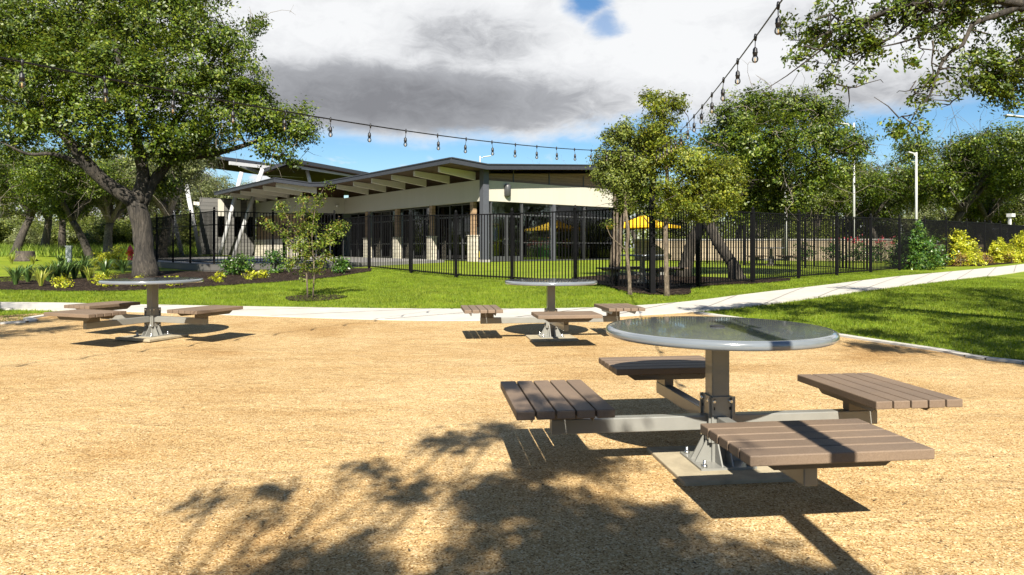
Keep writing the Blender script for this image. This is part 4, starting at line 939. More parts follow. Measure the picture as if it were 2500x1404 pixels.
# overhanging limb oak at the right
ov_tr = [[(9.4, 6.6, 0, .30), (9.3, 6.7, 1.4, .26), (9.1, 6.9, 2.6, .24)],
         [(9.1, 6.9, 2.5, .2)] + T((2680, 60, 8.2, 0.0900), (2500, 10, 8.1, 0.0562), (2380, -10, 8.0, 0.0450), (2280, 15, 8.0, 0.0375), (2190, 15, 8, 0.0315), (2110, 50, 8, 0.0255), (2050, 70, 7.95, 0.0195), (2010, 85, 7.9, 0.0150), (1975, 100, 7.9, 0.0090), (1925, 97, 7.9, 0.0037)),
         T((2500, 10, 8.1, 0.0450), (2440, 35, 8.1, 0.0375), (2375, 55, 8, 0.0285), (2360, 90, 8, 0.0225), (2350, 112, 8, 0.0210), (2320, 125, 8, 0.0195), (2295, 160, 8, 0.0173), (2282, 200, 8, 0.0150), (2270, 235, 8, 0.0120), (2240, 265, 7.9, 0.0090), (2222, 300, 7.9, 0.0060), (2200, 325, 7.9, 0.0030)),
         T((2190, 15, 8, 0.0225), (2110, 60, 8.05, 0.0150), (2070, 95, 8.1, 0.0128), (2055, 130, 8.1, 0.0105), (2040, 165, 8.1, 0.0075), (2028, 190, 8.1, 0.0053), (2045, 220, 8.1, 0.0030)),
         T((2280, 15, 8, 0.0263), (2215, 60, 8, 0.0195), (2190, 85, 8, 0.0165), (2140, 110, 8, 0.0135), (2100, 145, 8, 0.0090), (2070, 180, 8, 0.0037)),
         T((2350, 10, 8, 0.0188), (2270, 80, 8, 0.0150), (2200, 105, 8, 0.0105), (2120, 120, 8, 0.0075), (2060, 165, 8, 0.0037)),
         T((2110, 50, 8, 0.0135), (2060, 90, 7.9, 0.0090), (2000, 120, 7.9, 0.0060), (1940, 155, 7.9, 0.0030)),
         [(9.1, 6.9, 2.5, 0.1275)] + T((2620, 170, 8.4, 0.0525), (2510, 160, 8.4, 0.0300), (2440, 180, 8.4, 0.0188), (2350, 190, 8.3, 0.0090)),
         [(9.1, 6.9, 2.5, 0.1275), (9.6, 6.0, 3.8, 0.0975), (10.4, 5.0, 4.8, 0.0600)], [(9.2, 6.9, 2.5, 0.1200), (8.0, 5.4, 3.7, 0.0900), (7.0, 4.2, 4.4, 0.0525)], [(9.1, 7, 2.5, 0.1200), (10, 8.5, 4.0, 0.0900), (10.8, 10.4, 4.7, 0.0525)]]
def along(tr, n, r, j, rs_, lo=.0):
    out = []
    p = np.array([q[:3] for q in tr])
    for k in range(n):
        t = lo + (len(p) - 1 - lo) * rs_.random(); i = min(int(t), len(p) - 2); q = p[i] + (p[i + 1] - p[i]) * (t - i)
        out.append((q[0] + rs_.gauss(0, j), q[1] + rs_.gauss(0, j), q[2] + rs_.gauss(0, j) , r * rs_.uniform(.6, 1.3)))
    return out
rs_ = random.Random(5)
ov_bl = along(ov_tr[1], 16, .20, .13, rs_, 3.0) + along(ov_tr[2], 10, .14, .10, rs_, 2.0) + along(ov_tr[3], 6, .13, .08, rs_, 0) + along(ov_tr[4], 9, .16, .10, rs_) + along(ov_tr[5], 8, .17, .10, rs_) + along(ov_tr[6], 6, .14, .09, rs_) + along(ov_tr[7], 12, .24, .18, rs_, 1.3)
ov_bl += PB_([(2330, 20, 60, 0), (2420, 20, 70, .3), (2480, 60, 70, .3), (2460, 130, 60, .4), (2490, 200, 50, .5), (2420, 200, 38, .3), (2390, 150, 35, .3), (2350, 215, 28, .2), (2460, 240, 30, .4), (2290, 60, 45, 0), (2230, 20, 45, 0), (2180, 5, 35, 0), (2550, 150, 90, .6), (2550, 30, 100, .6), (2140, 15, 25, 0), (2480, 262, 22, .3)], 8.2)
ov_bl += [(9.2, 6.4, 5.2, 1.1), (10.8, 5.2, 5.0, 1.2), (8.2, 4.8, 4.8, .9), (10.2, 8.2, 5.0, 1.2), (7.2, 4.0, 4.7, .7), (11, 10, 4.9, 1.1), (8.6, 8.8, 5.0, .8), (9.8, 3.4, 4.9, 1.0), (12, 7, 5.2, 1.2), (7.4, 5.9, 4.9, .5), (8.3, 10.4, 5.0, .6), (7.6, 7.0, 5.6, .5)]
make_tree('live_oak', 'live oak whose crooked twiggy limbs hang into the top right corner', ov_tr, ov_bl, (M['bark'], M['oak_leaf']), 4600, 19, .052, 16, clump_r=.09, inner=.1, twigs=2, bare=40, bare_mat=M['bark_dark'], limb_r=.12, flat=.9, bare_len=.42)
# shade oaks behind the photographer and beyond the left edge
def round_oak(x, y, label, h, blobs, seed, nclump=700, per=22, leaf=.07, mats=None, group=None, clump_r=.2, tr=.22, inner=.1, limb_r=.3, twigs=5):
    z = float(G(x, y)); rs2 = np.random.RandomState(seed)
    trk = [[(x, y, z, tr), (x + .1, y, z + h * .3, tr * .85), (x + .3, y + .1, z + h * .5, tr * .7)]]
    for k in range(4):
        a = k * 1.6 + seed; trk.append([(x + .25, y + .1, z + h * .46, tr * .5), (x + math.cos(a) * h * .2, y + math.sin(a) * h * .2, z + h * .65, tr * .35), (x + math.cos(a) * h * .35, y + math.sin(a) * h * .35, z + h * .78, tr * .15)])
    return make_tree('live_oak', label, trk, [(x + b[0], y + b[1], z + b[2], b[3]) for b in blobs], mats or (M['bark_dark'], M['oak_leaf']), nclump, per, leaf, seed, group=group, clump_r=clump_r, inner=inner, limb_r=limb_r, twigs=twigs)
round_oak(-.2, -4.6, 'live oak behind the viewpoint casting the dappled shade', 4.0,
          [(.3, 1.9, 3.9, .5), (1.0, 1.9, 4.1, .5), (.3, 2.3, 4.1, .3), (-.2, 1.9, 4.1, .36), (.9, 2.25, 4.1, .28), (.6, 2.1, 4.3, .4), (1.3, 2.0, 4.2, .26), (-.5, 2.1, 4.2, .2), (1.0, 2.6, 4.2, .24), (.35, 2.7, 4.3, .36), (-.05, 3.75, 4.3, .2), (.25, 3.95, 4.3, .15), (-.35, 2.4, 4.0, .22), (0, 1.2, 4.0, .6), (1.5, 1.3, 4.1, .6), (.75, 3.2, 4.4, .2), (2.3, 1.2, 4.2, .35), (-.5, 3.3, 4.2, .12), (-.85, 2.9, 4.2, .1), (-1.05, 2.85, 4.2, .07), (0, 0, 4.5, .9), (1, -.5, 4.6, 1), (-1.1, 0, 4.4, .8), (.5, 3.15, 4.35, .2), (-.2, 3.0, 4.2, .16), (-.75, 2.75, 4.1, .09)], 21, nclump=2000, per=34, leaf=.066, clump_r=.11, limb_r=.08, twigs=3, tr=.15)
round_oak(8.8, .8, 'live oak beside the viewpoint shading the right lawn', 5.0,
          [(-2.6, 2.6, 4.3, .8), (-1.6, 3.8, 4.6, .8), (-3.2, 1.4, 4.2, .6), (-2.2, 1.0, 4.4, .9), (-.6, 3.0, 4.5, .9), (.4, 4.4, 4.8, .8), (0, 1, 4.8, 1.1), (-3.6, 3.2, 4.6, .45), (-2.8, 4.4, 5.0, .4), (-4.2, 2.2, 4.4, .35), (1.4, 2.5, 4.6, .9)], 23, nclump=1500, per=26, leaf=.08, clump_r=.16)
round_oak(-9.6, 4.6, 'live oak beyond the left edge shading the leftmost table', 4.2,
          [(1.8, .6, 3.8, .6), (2.6, 0, 3.9, .5), (1.0, 1.2, 4.1, .8), (0, 0, 4.4, 1.1), (.9, -1, 4.2, .9), (-1, 1, 4.4, 1), (2.2, 1.2, 4.2, .4), (3.1, .6, 4.0, .3), (0, 2.4, 4.3, .8), (-1.5, 3.2, 4.4, .9)], 22, nclump=1300, leaf=.075)
# crepe myrtle
mx, my, mz = at(757, 728)
ms = [[(mx - .05, my, mz, .018)] + T((748, 650, my, .016), (735, 590, my, .010), (700, 530, my, .006), (680, 490, my, .003)), [(mx + .06, my, mz, .018)] + T((768, 650, my, .016), (760, 580, my, .012), (770, 500, my, .007), (790, 460, my, .003)),
      T((762, 630, my, .012), (790, 590, my, .009), (815, 560, my, .004), (835, 550, my, .002)), T((750, 640, my, .012), (725, 600, my, .009), (680, 560, my, .004), (645, 545, my, .002)), T((758, 620, my, .010), (745, 560, my, .007), (738, 500, my, .003))]
rs_ = random.Random(9)
mb = []
for t_ in ms: mb += along(t_, 11, .09, .07, rs_, .6)
mb += PB_([(745, 640, 24, 0), (775, 640, 22, .1), (710, 640, 20, 0), (800, 625, 18, 0), (740, 605, 24, 0), (775, 600, 22, 0), (805, 590, 18, 0), (715, 600, 16, 0), (660, 545, 12, 0), (690, 525, 12, 0), (735, 520, 14, 0), (780, 500, 12, 0), (765, 560, 16, 0), (830, 570, 14, 0), (700, 570, 12, 0)], my)
make_tree('crepe_myrtle', 'small airy crepe myrtle on two thin stems in the lawn', ms, mb, (M['bark_tan'], M['myrtle_leaf']), 480, 15, .046, 17, clump_r=.10, inner=.05, twigs=1, cat='small tree', limb_r=.2, sides=6, root_flare=False, aspect=.55)

# background oaks: three kinds, copied
def bg_kind(seed, h, mats, label, trunk_r=.32, nclump=1500, per=24, leaf=.17, clump_r=.36, lean=0.0, fork=.35, low=0, bare_n=50):
    rs2 = np.random.RandomState(seed); trk = [[(0, 0, 0, trunk_r), (lean * .5 * h * .2, 0, h * .18, trunk_r * .85), (lean * h * .25, .1, h * fork, trunk_r * .75)]]; top = trk[0][-1]; bl = []
    for k in range(6):
        a = k * 2 * math.pi / 6 + rs2.uniform(-.4, .4); rr = h * rs2.uniform(.24, .42); zz = h * rs2.uniform(.58, .85)
        mid = (top[0] + math.cos(a) * rr * .45, top[1] + math.sin(a) * rr * .45, (top[2] + zz) / 2 + h * .03)
        end = (top[0] + math.cos(a) * rr, top[1] + math.sin(a) * rr, zz)
        trk.append([(*top[:3], trunk_r * .55), (*mid, trunk_r * .38), (*end, trunk_r * .16)])
        bl.append((*end, h * rs2.uniform(.12, .19)))
        bl.append((mid[0] * 1.2, mid[1] * 1.2, zz * .85 + rs2.uniform(-.4, .4), h * rs2.uniform(.10, .16)))
    for k in range(6):
        bl.append((top[0] + rs2.normal() * h * .16, rs2.normal() * h * .16, h * rs2.uniform(.72, .92), h * rs2.uniform(.10, .17)))
    for k in range(low):
        a = rs2.uniform(0, 6.28); bl.append((math.cos(a) * h * .3, math.sin(a) * h * .3, h * rs2.uniform(.22, .45), h * rs2.uniform(.11, .16)))
    r = make_tree('live_oak', label, trk, bl, mats, nclump, per, leaf, seed, clump_r=clump_r, inner=.3, twigs=5, base=(0, 0, 0), bare=bare_n, bare_mat=M['bark_pale'], bare_len=1.7)
    index_kids(r); return r
kA = bg_kind(31, 7.2, (M['bark_dark'], M['oak_leaf2']), 'x', leaf=.13, trunk_r=.26, bare_n=90)
kB = bg_kind(32, 7.0, (M['bark'], M['oak_leaf']), 'x', lean=.6, leaf=.13, trunk_r=.25, bare_n=120)
kD = bg_kind(34, 6.8, (M['bark_dark'], M['oak_leaf2']), 'x', leaf=.135, low=8, fork=.25, nclump=1500, trunk_r=.26, bare_n=120)
kE = bg_kind(35, 6.6, (M['bark'], M['oak_leaf3']), 'x', leaf=.13, low=7, fork=.28, nclump=1450, trunk_r=.26, bare_n=140)
kC = bg_kind(33, 6.4, (M['bark_pale'], M['oak_leaf3']), 'x', lean=-.5, leaf=.12, trunk_r=.29, bare_n=130)
used = set()
def bg(kind, px, d, s, rz, label, group='oaks in the background', sz=1.0):
    x = (px - 1250) / F * d; o = kind if kind.name not in used else copy_tree(kind)
    used.add(kind.name); o.location = (x, d, float(G(x, d)) - .02); o.rotation_euler.z = rz; o.scale = (s, s, s * sz); o['label'] = label; o['group'] = group
    return o
GL = 'gnarled oaks behind the left planting bed'; GR = 'oaks beyond the fence on the right'; GM = 'oaks behind the building'
bg(kB, 35, 40, .98, 1.2, 'leftmost gnarled oak with dark trunk above the stump', GL)
bg(kC, 108, 50, 1.05, 2.6, 'pale stout oak trunk standing in the sunny wild grass', GL)
bg(kA, 152, 47, .95, .3, 'oak just right of the pale stout trunk', GL)
bg(kB, 222, 37, .86, 4.0, 'leaning dark oak trunk right of the utility box', GL)
bg(kC, 392, 41, 1.15, 2.6, 'pale oak standing in front of the slanted white columns', GL)
bg(kC, 262, 39, .92, 5.2, 'forked oak whose trunk stands left of the hydrant', GL)
bg(kA, -60, 44, 1.0, 2.2, 'oak cut by the left edge behind the bed', GL)
bg(kE, 400, 62, 1.0, .9, 'pale oak seen under the big oak left of the slanted columns', GL)
bg(kE, 500, 66, 1.15, 3.9, 'pale leafy oak behind the pavilion columns', GL)
bg(kD, 300, 66, 1.15, 1.9, 'oak in the haze of leaves behind the hydrant', GL)
bg(kD, 60, 72, 1.1, 3.3, 'far oak above the pale building at the left', GL)
bg(kD, 190, 74, 1.1, 2.0, 'far oak between the leaning trunks at the left', GL)
bg(kA, 600, 84, 1.15, 1.0, 'far oak showing under the pavilion roof', GM)
bg(kD, 1420, 66, 1.25, 4.4, 'oak top poking over the building roof beside the young trees', GM)
bg(kB, 1560, 58, .9, 2.0, 'oak behind the yellow canopy', GM)
bg(kD, 1680, 52, .8, 3.0, 'oak behind the right half of the yellow canopy', GR)
bg(kB, 1790, 50, .95, .6, 'dark oak behind the tan wall and lamp posts', GR)
bg(kE, 1900, 56, 1.0, 4.9, 'pale oak behind the two close lamp posts', GR)
bg(kD, 1990, 46, .85, 1.7, 'oak directly above the roses beyond the fence', GR)
bg(kD, 2080, 52, 1.08, 5.5, 'olive oak left of the tall lamp post', GR)
bg(kB, 2160, 46, .92, 2.4, 'dark oak just left of the tall lamp post', GR)
bg(kE, 2215, 66, 1.2, 3.4, 'pale far oak behind the tall lamp post', GR)
bg(kB, 2300, 46, 1.28, 5.0, 'tallest spreading oak right of the tall lamp post', GR)
bg(kD, 2390, 50, 1.08, .4, 'olive oak above the lime shrubs', GR)
bg(kB, 2455, 46, 1.05, 2.9, 'dark oak behind the white tower chair', GR)
bg(kE, 2530, 50, 1.1, 1.4, 'pale oak cut by the right edge', GR)
bg(kD, 2350, 70, 1.15, 3.6, 'far oak filling the gap beyond the lime shrubs', GR)
bg(kD, 1850, 75, 1.1, 1.1, 'far oak filling the gap beyond the yard table', GR)
bg(kB, 2020, 78, 1.2, 4.1, 'far oak filling the gap beyond the roses', GR)
def bush_kind(seed, mats):
    rs2 = np.random.RandomState(seed); bl = [(rs2.normal() * 1.0, rs2.normal() * .7, rs2.uniform(.3, 2.0), rs2.uniform(.5, .95)) for _ in range(14)]
    r = make_tree('tall_bush', 'x', [[(0, 0, 0, .06), (.1, 0, .9, .04), (.2, 0, 1.8, .02)]], bl, mats, 620, 20, .15, seed, clump_r=.3, inner=.4, twigs=2, base=(0, 0, 0), cat='bush', root_flare=False, sides=5); index_kids(r); return r
bA, bB = bush_kind(91, (M['bark_dark'], M['oak_leaf3'])), bush_kind(92, (M['bark_dark'], M['oak_leaf2']))
for k, (px, d, s_, kk, lb) in enumerate([(-10, 60, 1.2, bB, 'tall bush at the far left edge behind the oaks'), (70, 56, .75, bA, 'pale sunny bush between the two left trunks'), (175, 58, 1.1, bB, 'bush behind the grey utility box'), (245, 60, 1.1, bA, 'bush behind the forked oak'), (300, 54, 1.1, bB, 'bush behind the red hydrant'),
        (128, 66, 1.1, bA, 'bush filling the gap right of the pale stout trunk'), (360, 58, 1.2, bA, 'bush behind the big oak trunk'), (420, 56, 1.3, bB, 'bush between the first slanted columns'), (480, 60, 1.3, bA, 'bush behind the second slanted column'), (20, 70, 1.3, bA, 'far bush beside the pale building'), (215, 70, 1.3, bB, 'far bush seen past the leaning trunk')]):
    o = kk if kk.name not in used else copy_tree(kk); used.add(kk.name); x = (px - 1250) / F * d
    o.location = (x, d, float(G(x, d)) - .05); o.rotation_euler.z = k * 1.3; o.scale = (s_,) * 3; o['label'] = lb; o['group'] = 'bushes under the left oaks'
for k, (x, y, s_, kk) in enumerate([(30, 20, 1.2, kD), (38, 27, 1.3, kE), (27, 10, 1.1, kB), (42, 12, 1.3, kD), (34, 2, 1.2, kE), (24, -8, 1.2, kD), (6, -24, 1.3, kE), (-12, -20, 1.3, kD), (18, -20, 1.2, kB), (-26, 6, 1.2, kD)]):
    o = copy_tree(kk); o.location = (x, y, float(G(x, y)) - .02); o.rotation_euler.z = k * 1.1; o.scale = (s_,) * 3; o['group'] = 'park oaks around the viewpoint'
    o['label'] = ['oak mirrored in the glass front', 'second oak mirrored in the glass front', 'oak standing off beyond the right lawn', 'far oak off beyond the right lawn', 'oak level with the viewpoint on the right', 'oak behind the viewpoint on the right', 'oak straight behind the viewpoint', 'oak behind the viewpoint on the left', 'farther oak behind the viewpoint on the right', 'oak level with the viewpoint on the left'][k]
# far woods: one mass nobody could count
rs3 = np.random.RandomState(44)
bls = []
for k in range(700):
    a = -3.1 + 6.2 * k / 699 + rs3.normal() * .01; d = rs3.uniform(105, 135); x = math.sin(a) * d * 1.15; y = math.cos(a) * d
    bls.append((x, y, 1.0 + rs3.uniform(0, 5.2), rs3.uniform(2.4, 3.8)))
P, nr, cc, cr = crown_points(bls, 36000, 10, rs3, 1.0, .5, .8)
v, f = leaf_arrays(P, nr, .5, rs3); tag(np_mesh('woods', v, f, M['oak_leaf2']), 'far wood closing the horizon behind everything', 'woods', kind='stuff')

# ------------------------------------------------------------------ shrubs and bed plants
def shrub(px, py, d, w, h, label, mats, seed, n=260, per=16, leaf=.07, cone=True, group=None, name='shrub', cr_=.12, cat='shrub'):
    x, y = (px - 1250) / F * d, d; z = float(G(x, y)); rs2 = np.random.RandomState(seed); bl = []
    for k in range(16):
        t = (k + .5) / 16; rr = w / 2 * ((1 - t) ** .75 if cone else math.sin(math.pi * (.15 + .8 * t)))
        a = rs2.uniform(0, 6.28); bl.append((x + math.cos(a) * rr * .5, y + math.sin(a) * rr * .5, z + .12 + t * (h - .2), max(.10, rr * .62)))
    st = [[(x, y, z, .03), (x, y, z + h * .5, .02), (x + .02, y, z + h * .9, .008)]]
    return make_tree(name, label, st, bl, mats, n, per, leaf, seed, group=group, clump_r=cr_, inner=.5, twigs=1, cat=cat, flat=1, sides=5)
shrub(2243, 655, 26.2, 2.2, 1.85, 'dark green cone shaped shrub where the fence bends beside the path', (M['bark_dark'], M['shrub_dark']), 51, n=800, per=18, leaf=.085)
shrub(2332, 640, 29.5, 2.3, 1.72, 'lime yellow cone shaped shrub, second along the fence', (M['bark_tan'], M['shrub_yellow']), 52, n=620, per=16, leaf=.09)
shrub(2440, 640, 33, 1.7, 1.25, 'lime shrub in front of the white tower chair', (M['bark_tan'], M['shrub_yellow']), 53, n=420, per=15, leaf=.09)
shrub(2497, 640, 34, 2.0, 1.6, 'lime shrub cut by the right edge', (M['bark_tan'], M['shrub_yellow']), 54, n=480, per=15, leaf=.09)
for k, (px, d, lb) in enumerate([(2345, 28.6, 'low orange tinged plant at the foot of the lime shrub'), (2400, 30.5, 'brown orange plant in the bed between the lime shrubs'), (2425, 33.5, 'second brown plant in the bed before the white tower chair'), (2470, 32.5, 'orange brown plant at the right end of the bed')]):
    shrub(px, 640, d, .9, .55, lb, (M['bark_tan'], M['orange_leaf']), 60 + k, n=60, per=10, leaf=.055, cone=False, group='low orange plants in the right bed', name='low_plant', cat='plant')
for k, (px, d, lb) in enumerate([(2045, 34, 'rose bush with red blooms left of the fence step'), (2095, 33, 'rose bush with red blooms between two fence posts'), (2150, 33, 'rose bush with pink blooms beside the dark shrub'), (2200, 35, 'rose bush mostly behind the dark cone shrub'), (1960, 35, 'green bush behind the yard picnic table')]):
    r_ = shrub(px, 640, d, 1.3, 1.0, lb, (M['bark_dark'], M['shrub_dark']), 70 + k, n=130, per=12, leaf=.08, cone=False, group='rose bushes in the yard', name='rose_bush')
    if k < 4:
        rs2 = np.random.RandomState(80 + k); n_ = 16; P = rs2.normal(size=(n_, 3)) * [.35, .3, .16] + [0, -.2, 1.05]; P = np.repeat(P, 7, 0) + rs2.normal(size=(n_ * 7, 3)) * .03
        v, f = leaf_arrays(P, rs2.normal(size=P.shape), .07, rs2, .8); np_mesh('blossom', v, f, M['red_petal'], r_)
def strap(px, py, h, label, mat, seed, n=26, group='strap leaved plants in the left mulch bed', w=.03, spread=.55):
    x, y, z = at(px, py); rs2 = np.random.RandomState(seed); V_, F_ = [], []
    for k in range(n):
        a = rs2.uniform(0, 6.283); l = h * rs2.uniform(.7, 1.15); sp = spread * l * rs2.uniform(.3, 1.2); c, s = math.cos(a), math.sin(a); side = np.array([-s, c, 0]) * w / 2; pts = []
        for t in np.linspace(0, 1, 5):
            p = np.array([c * (.03 + sp * t ** 1.5), s * (.03 + sp * t ** 1.5), l * (t - .35 * t ** 3)]); ww = (1 - t ** 2) + .05; pts += [p - side * ww, p + side * ww]
        b = len(V_); V_ += pts
        for i in range(4): F_.append((b + 2 * i, b + 2 * i + 1, b + 2 * i + 3, b + 2 * i + 2))
    o = np_mesh('strap_plant', np.array(V_), np.array(F_), mat); o.location = (x, y, z + .01); return tag(o, label, 'plant', group)
SP = [(38, 697, .55, 'b', 'spiky plant at the left end of the mulch bed'), (68, 690, .5, 'b', 'broad tuft behind the leftmost spiky plant'), (100, 700, .5, 'l', 'yellow-green tuft at the front of the bed near its left end'), (118, 688, .5, 'b', 'dark strap plant behind the yellow-green tuft'),
      (140, 686, .6, 'b', 'dense strap plant in the middle of the left clump'), (160, 684, .65, 'b', 'tall upright strap plant near the utility box'), (182, 682, .6, 'b', 'strap plant with arching leaves in the clump middle'), (205, 680, .7, 'b', 'tallest fan of strap leaves in the bed'),
      (217, 686, .45, 'l', 'thin pale tuft at the right of the strap clump'), (256, 672, .55, 'b', 'spiky plant nearest the oak roots'), (300, 668, .5, 'b', 'dark strap plant touching the oak trunk'), (262, 682, .3, 'g', 'short bright green tuft before the oak roots'),
      (28, 645, .5, 'l', 'pale tuft in the far bed under the leftmost oak'), (80, 648, .45, 'l', 'pale tuft in the far bed right of the stump'), (150, 650, .5, 'b', 'strap plant in the far bed by the utility box'), (205, 650, .5, 'l', 'pale strap plant by the leaning trunk')]
for k, (px, py, h, t_, lb) in enumerate(SP): strap(px, py, h * 1.35, lb, M['blade_leaf'] if t_ == 'b' else M['lime_blade'] if t_ == 'l' else M['grass_blade'], 100 + k, n=56 if t_ == 'b' else 40, w=.04 if t_ == 'b' else .03)
LS = [(151, 704, 'low yellow-green plant at the front of the left bed'), (240, 693, 'low yellow-green plant in front of the tallest strap fan'), (265, 702, 'low lime plant left of the far left table rim'), (345, 700, 'low lime plant under the left table top'), (425, 700, 'low lime plant right of the left table post'),
      (533, 690, 'low lime plant below the terrace wall'), (610, 684, 'small yellow plant midway along the terrace wall'), (640, 680, 'small yellow plant right of its twin by the terrace wall')]
for k, (px, py, lb) in enumerate(LS):
    x, y, z = at(px, py)
    shrub(px, py, y, .42, .24, lb, (M['bark_tan'], M['shrub_yellow']), 120 + k, n=34, per=12, leaf=.055, cone=False, group='low lime plants in the left bed', name='low_plant', cr_=.07, cat='plant')
DS = [(560, 672, .6, 'dark bush against the terrace wall left'), (590, 672, .7, 'dark leafy bush at the terrace wall middle'), (672, 668, .85, 'dark bush at the terrace wall just left of the crepe myrtle'), (830, 668, .5, 'small dark bush at the end of the terrace wall'), (290, 656, .9, 'bright leafy shrub between the hydrant and the oak trunk'), (250, 655, .7, 'yellow-green leafy shrub below the forked oak')]
for k, (px, py, h, lb) in enumerate(DS):
    x, y, z = at(px, py); shrub(px, py, y, h * 1.1, h, lb, (M['bark_dark'], M['shrub_dark'] if k < 4 else M['shrub_yellow']), 140 + k, n=100, per=12, leaf=.075, cone=False, name='shrub', group='shrubs around the oak')

# ------------------------------------------------------------------ grass, chips, litter
def inside(poly, X, Y):
    r = np.zeros(len(X), bool); n = len(poly); j = n - 1
    for i in range(n):
        xi, yi = poly[i][:2]; xj, yj = poly[j][:2]
        c = ((yi > Y) != (yj > Y)) & (X < (xj - xi) * (Y - yi) / (yj - yi + 1e-12) + xi); r ^= c; j = i
    return r
def blades(name, label, polys, n, h, w, mat, seed, exclude=(), ymax=60):
    rs2 = np.random.RandomState(seed); allv = []
    for poly, k in zip(polys, n):
        A = np.array([q[:2] for q in poly]); mn, mx_ = A.min(0), A.max(0); X = rs2.uniform(mn[0], mx_[0], k * 3); Y = rs2.uniform(mn[1], mx_[1], k * 3)
        ok = inside(poly, X, Y)
        for e in exclude: ok &= ~inside(e, X, Y)
        X, Y = X[ok][:k], Y[ok][:k]; Z = G(X, Y); a = rs2.uniform(0, 3.14, len(X)); l = h * rs2.uniform(.5, 1.3, len(X)); ww = w * rs2.uniform(.6, 1.4, len(X))
        dx, dy = np.cos(a) * ww / 2, np.sin(a) * ww / 2; lx, ly = rs2.normal(size=len(X)) * l * .35, rs2.normal(size=len(X)) * l * .35
        allv.append(np.stack([np.stack([X - dx, Y - dy, Z], -1), np.stack([X + dx, Y + dy, Z], -1), np.stack([X + lx, Y + ly, Z + l], -1)], 1).reshape(-1, 3))
    V_ = np.concatenate(allv); o = np_mesh(name, V_, np.arange(len(V_)).reshape(-1, 3), mat); return tag(o, label, 'grass', kind='stuff')
fe_l = [tuple(p) for p in fe]; ne_l = [tuple(p) for p in ne]
bedpoly1 = [tuple(p) for p in curve_pts(bed1, 4)] + back1
bedpoly2 = [tuple(p) for p in curve_pts(bed2, 4)] + [at(*q)[:2] for q in [(1930, 680), (1840, 682), (1700, 676), (1590, 668), (1480, 672), (1395, 679)]]
front = [p for p in fe_l if p[1] < 24] + [(13, 26), (3, 17.5), (-1.7, 22.5), (-6, 26), (-14, 24)]
rightl = curb_r[::-1][:-1][::-1] + []
rl = [tuple(p) for p in curb_r[:-1]] + [(12, 6), (14, 14)] + [p for p in ne_l if p[0] > curb_r[0][0] and p[1] < 22][::-1]
leftl = [curb_l[0], curb_l[1], curb_l[2], curb_l[3], curb_l[4]] + [p for p in ne_l if p[0] < curb_l[0][0]]
blades('grass', 'short mown lawn grass on both sides of the path', [front, rl, leftl], [150000, 110000, 16000], .040, .011, M['grass_blade'], 3, exclude=(bedpoly1, bedpoly2))
blades('wild_grass', 'tall wild grass under the left background oaks', [[(-60, 42), (-21, 38), (-26, 70), (-60, 75)]], [26000], .55, .05, M['wild_grass'], 4)
# chips
rs2 = np.random.RandomState(6); n_ = 15000
d_ = 2.3 + 5.5 * rs2.uniform(0, 1, n_) ** 1.6; X = (rs2.uniform(-.80, .80, n_)) * d_; Y = d_; s_ = rs2.uniform(.0015, .0034, n_) * (1 + rs2.uniform(0, 1, n_) ** 8 * 1.2)
octa = np.array([(1, 0, 0), (0, 1, 0), (-1, 0, 0), (0, -1, 0), (0, 0, .8), (0, 0, -.5)]); of = np.array([(0, 1, 4), (1, 2, 4), (2, 3, 4), (3, 0, 4), (1, 0, 5), (2, 1, 5), (3, 2, 5), (0, 3, 5)])
an = rs2.uniform(0, 6.28, n_); ca, sa = np.cos(an), np.sin(an); O = octa[None] * (s_[:, None, None]) * rs2.uniform(.6, 1.4, (n_, 1, 3))
V_ = np.stack([O[..., 0] * ca[:, None] - O[..., 1] * sa[:, None] + X[:, None], O[..., 0] * sa[:, None] + O[..., 1] * ca[:, None] + Y[:, None], O[..., 2] + (G(X, Y) + .0135)[:, None]], -1).reshape(-1, 3)
F_ = (of[None] + np.arange(n_)[:, None, None] * 6).reshape(-1, 3)
ok = inside([tuple(p) for p in poly], X, Y); F_ = F_.reshape(n_, 8, 3)[ok].reshape(-1, 3)
tag(np_mesh('gravel_chips', V_, F_, M['pebble']), 'loose tan granite chips scattered over the court', 'gravel', kind='stuff')
n_ = 420; d_ = 2.4 + 9 * rs2.uniform(0, 1, n_) ** 1.3; X = rs2.uniform(-.8, .8, n_) * d_; P = np.stack([X, d_, G(X, d_) + .022], -1)
v, f = leaf_arrays(P, rs2.normal(size=P.shape) * .25 + [0, 0, 1], .019, rs2, .45, .5); tag(np_mesh('leaf_litter', v, f, M['litter']), 'scattered dry oak leaves on the court', 'leaves', kind='stuff')

# ------------------------------------------------------------------ keep albedos moderate
KEEP = ('steel', 'hole', 'glass')
for m_ in bpy.data.materials:
    if any(k_ in m_.name for k_ in KEEP): continue
    t_ = m_.node_tree
    for nd in list(t_.nodes):
        if nd.type == 'BSDF_PRINCIPLED' and nd.inputs['Base Color'].links:
            src = nd.inputs['Base Color'].links[0].from_socket
            mx = N(t_, 'ShaderNodeMix', data_type='RGBA', blend_type='MULTIPLY'); mx.inputs[0].default_value = 1; mx.inputs[7].default_value = (.80, .79, .77, 1)
            t_.links.new(src, mx.inputs[6]); t_.links.new(mx.outputs[2], nd.inputs['Base Color'])
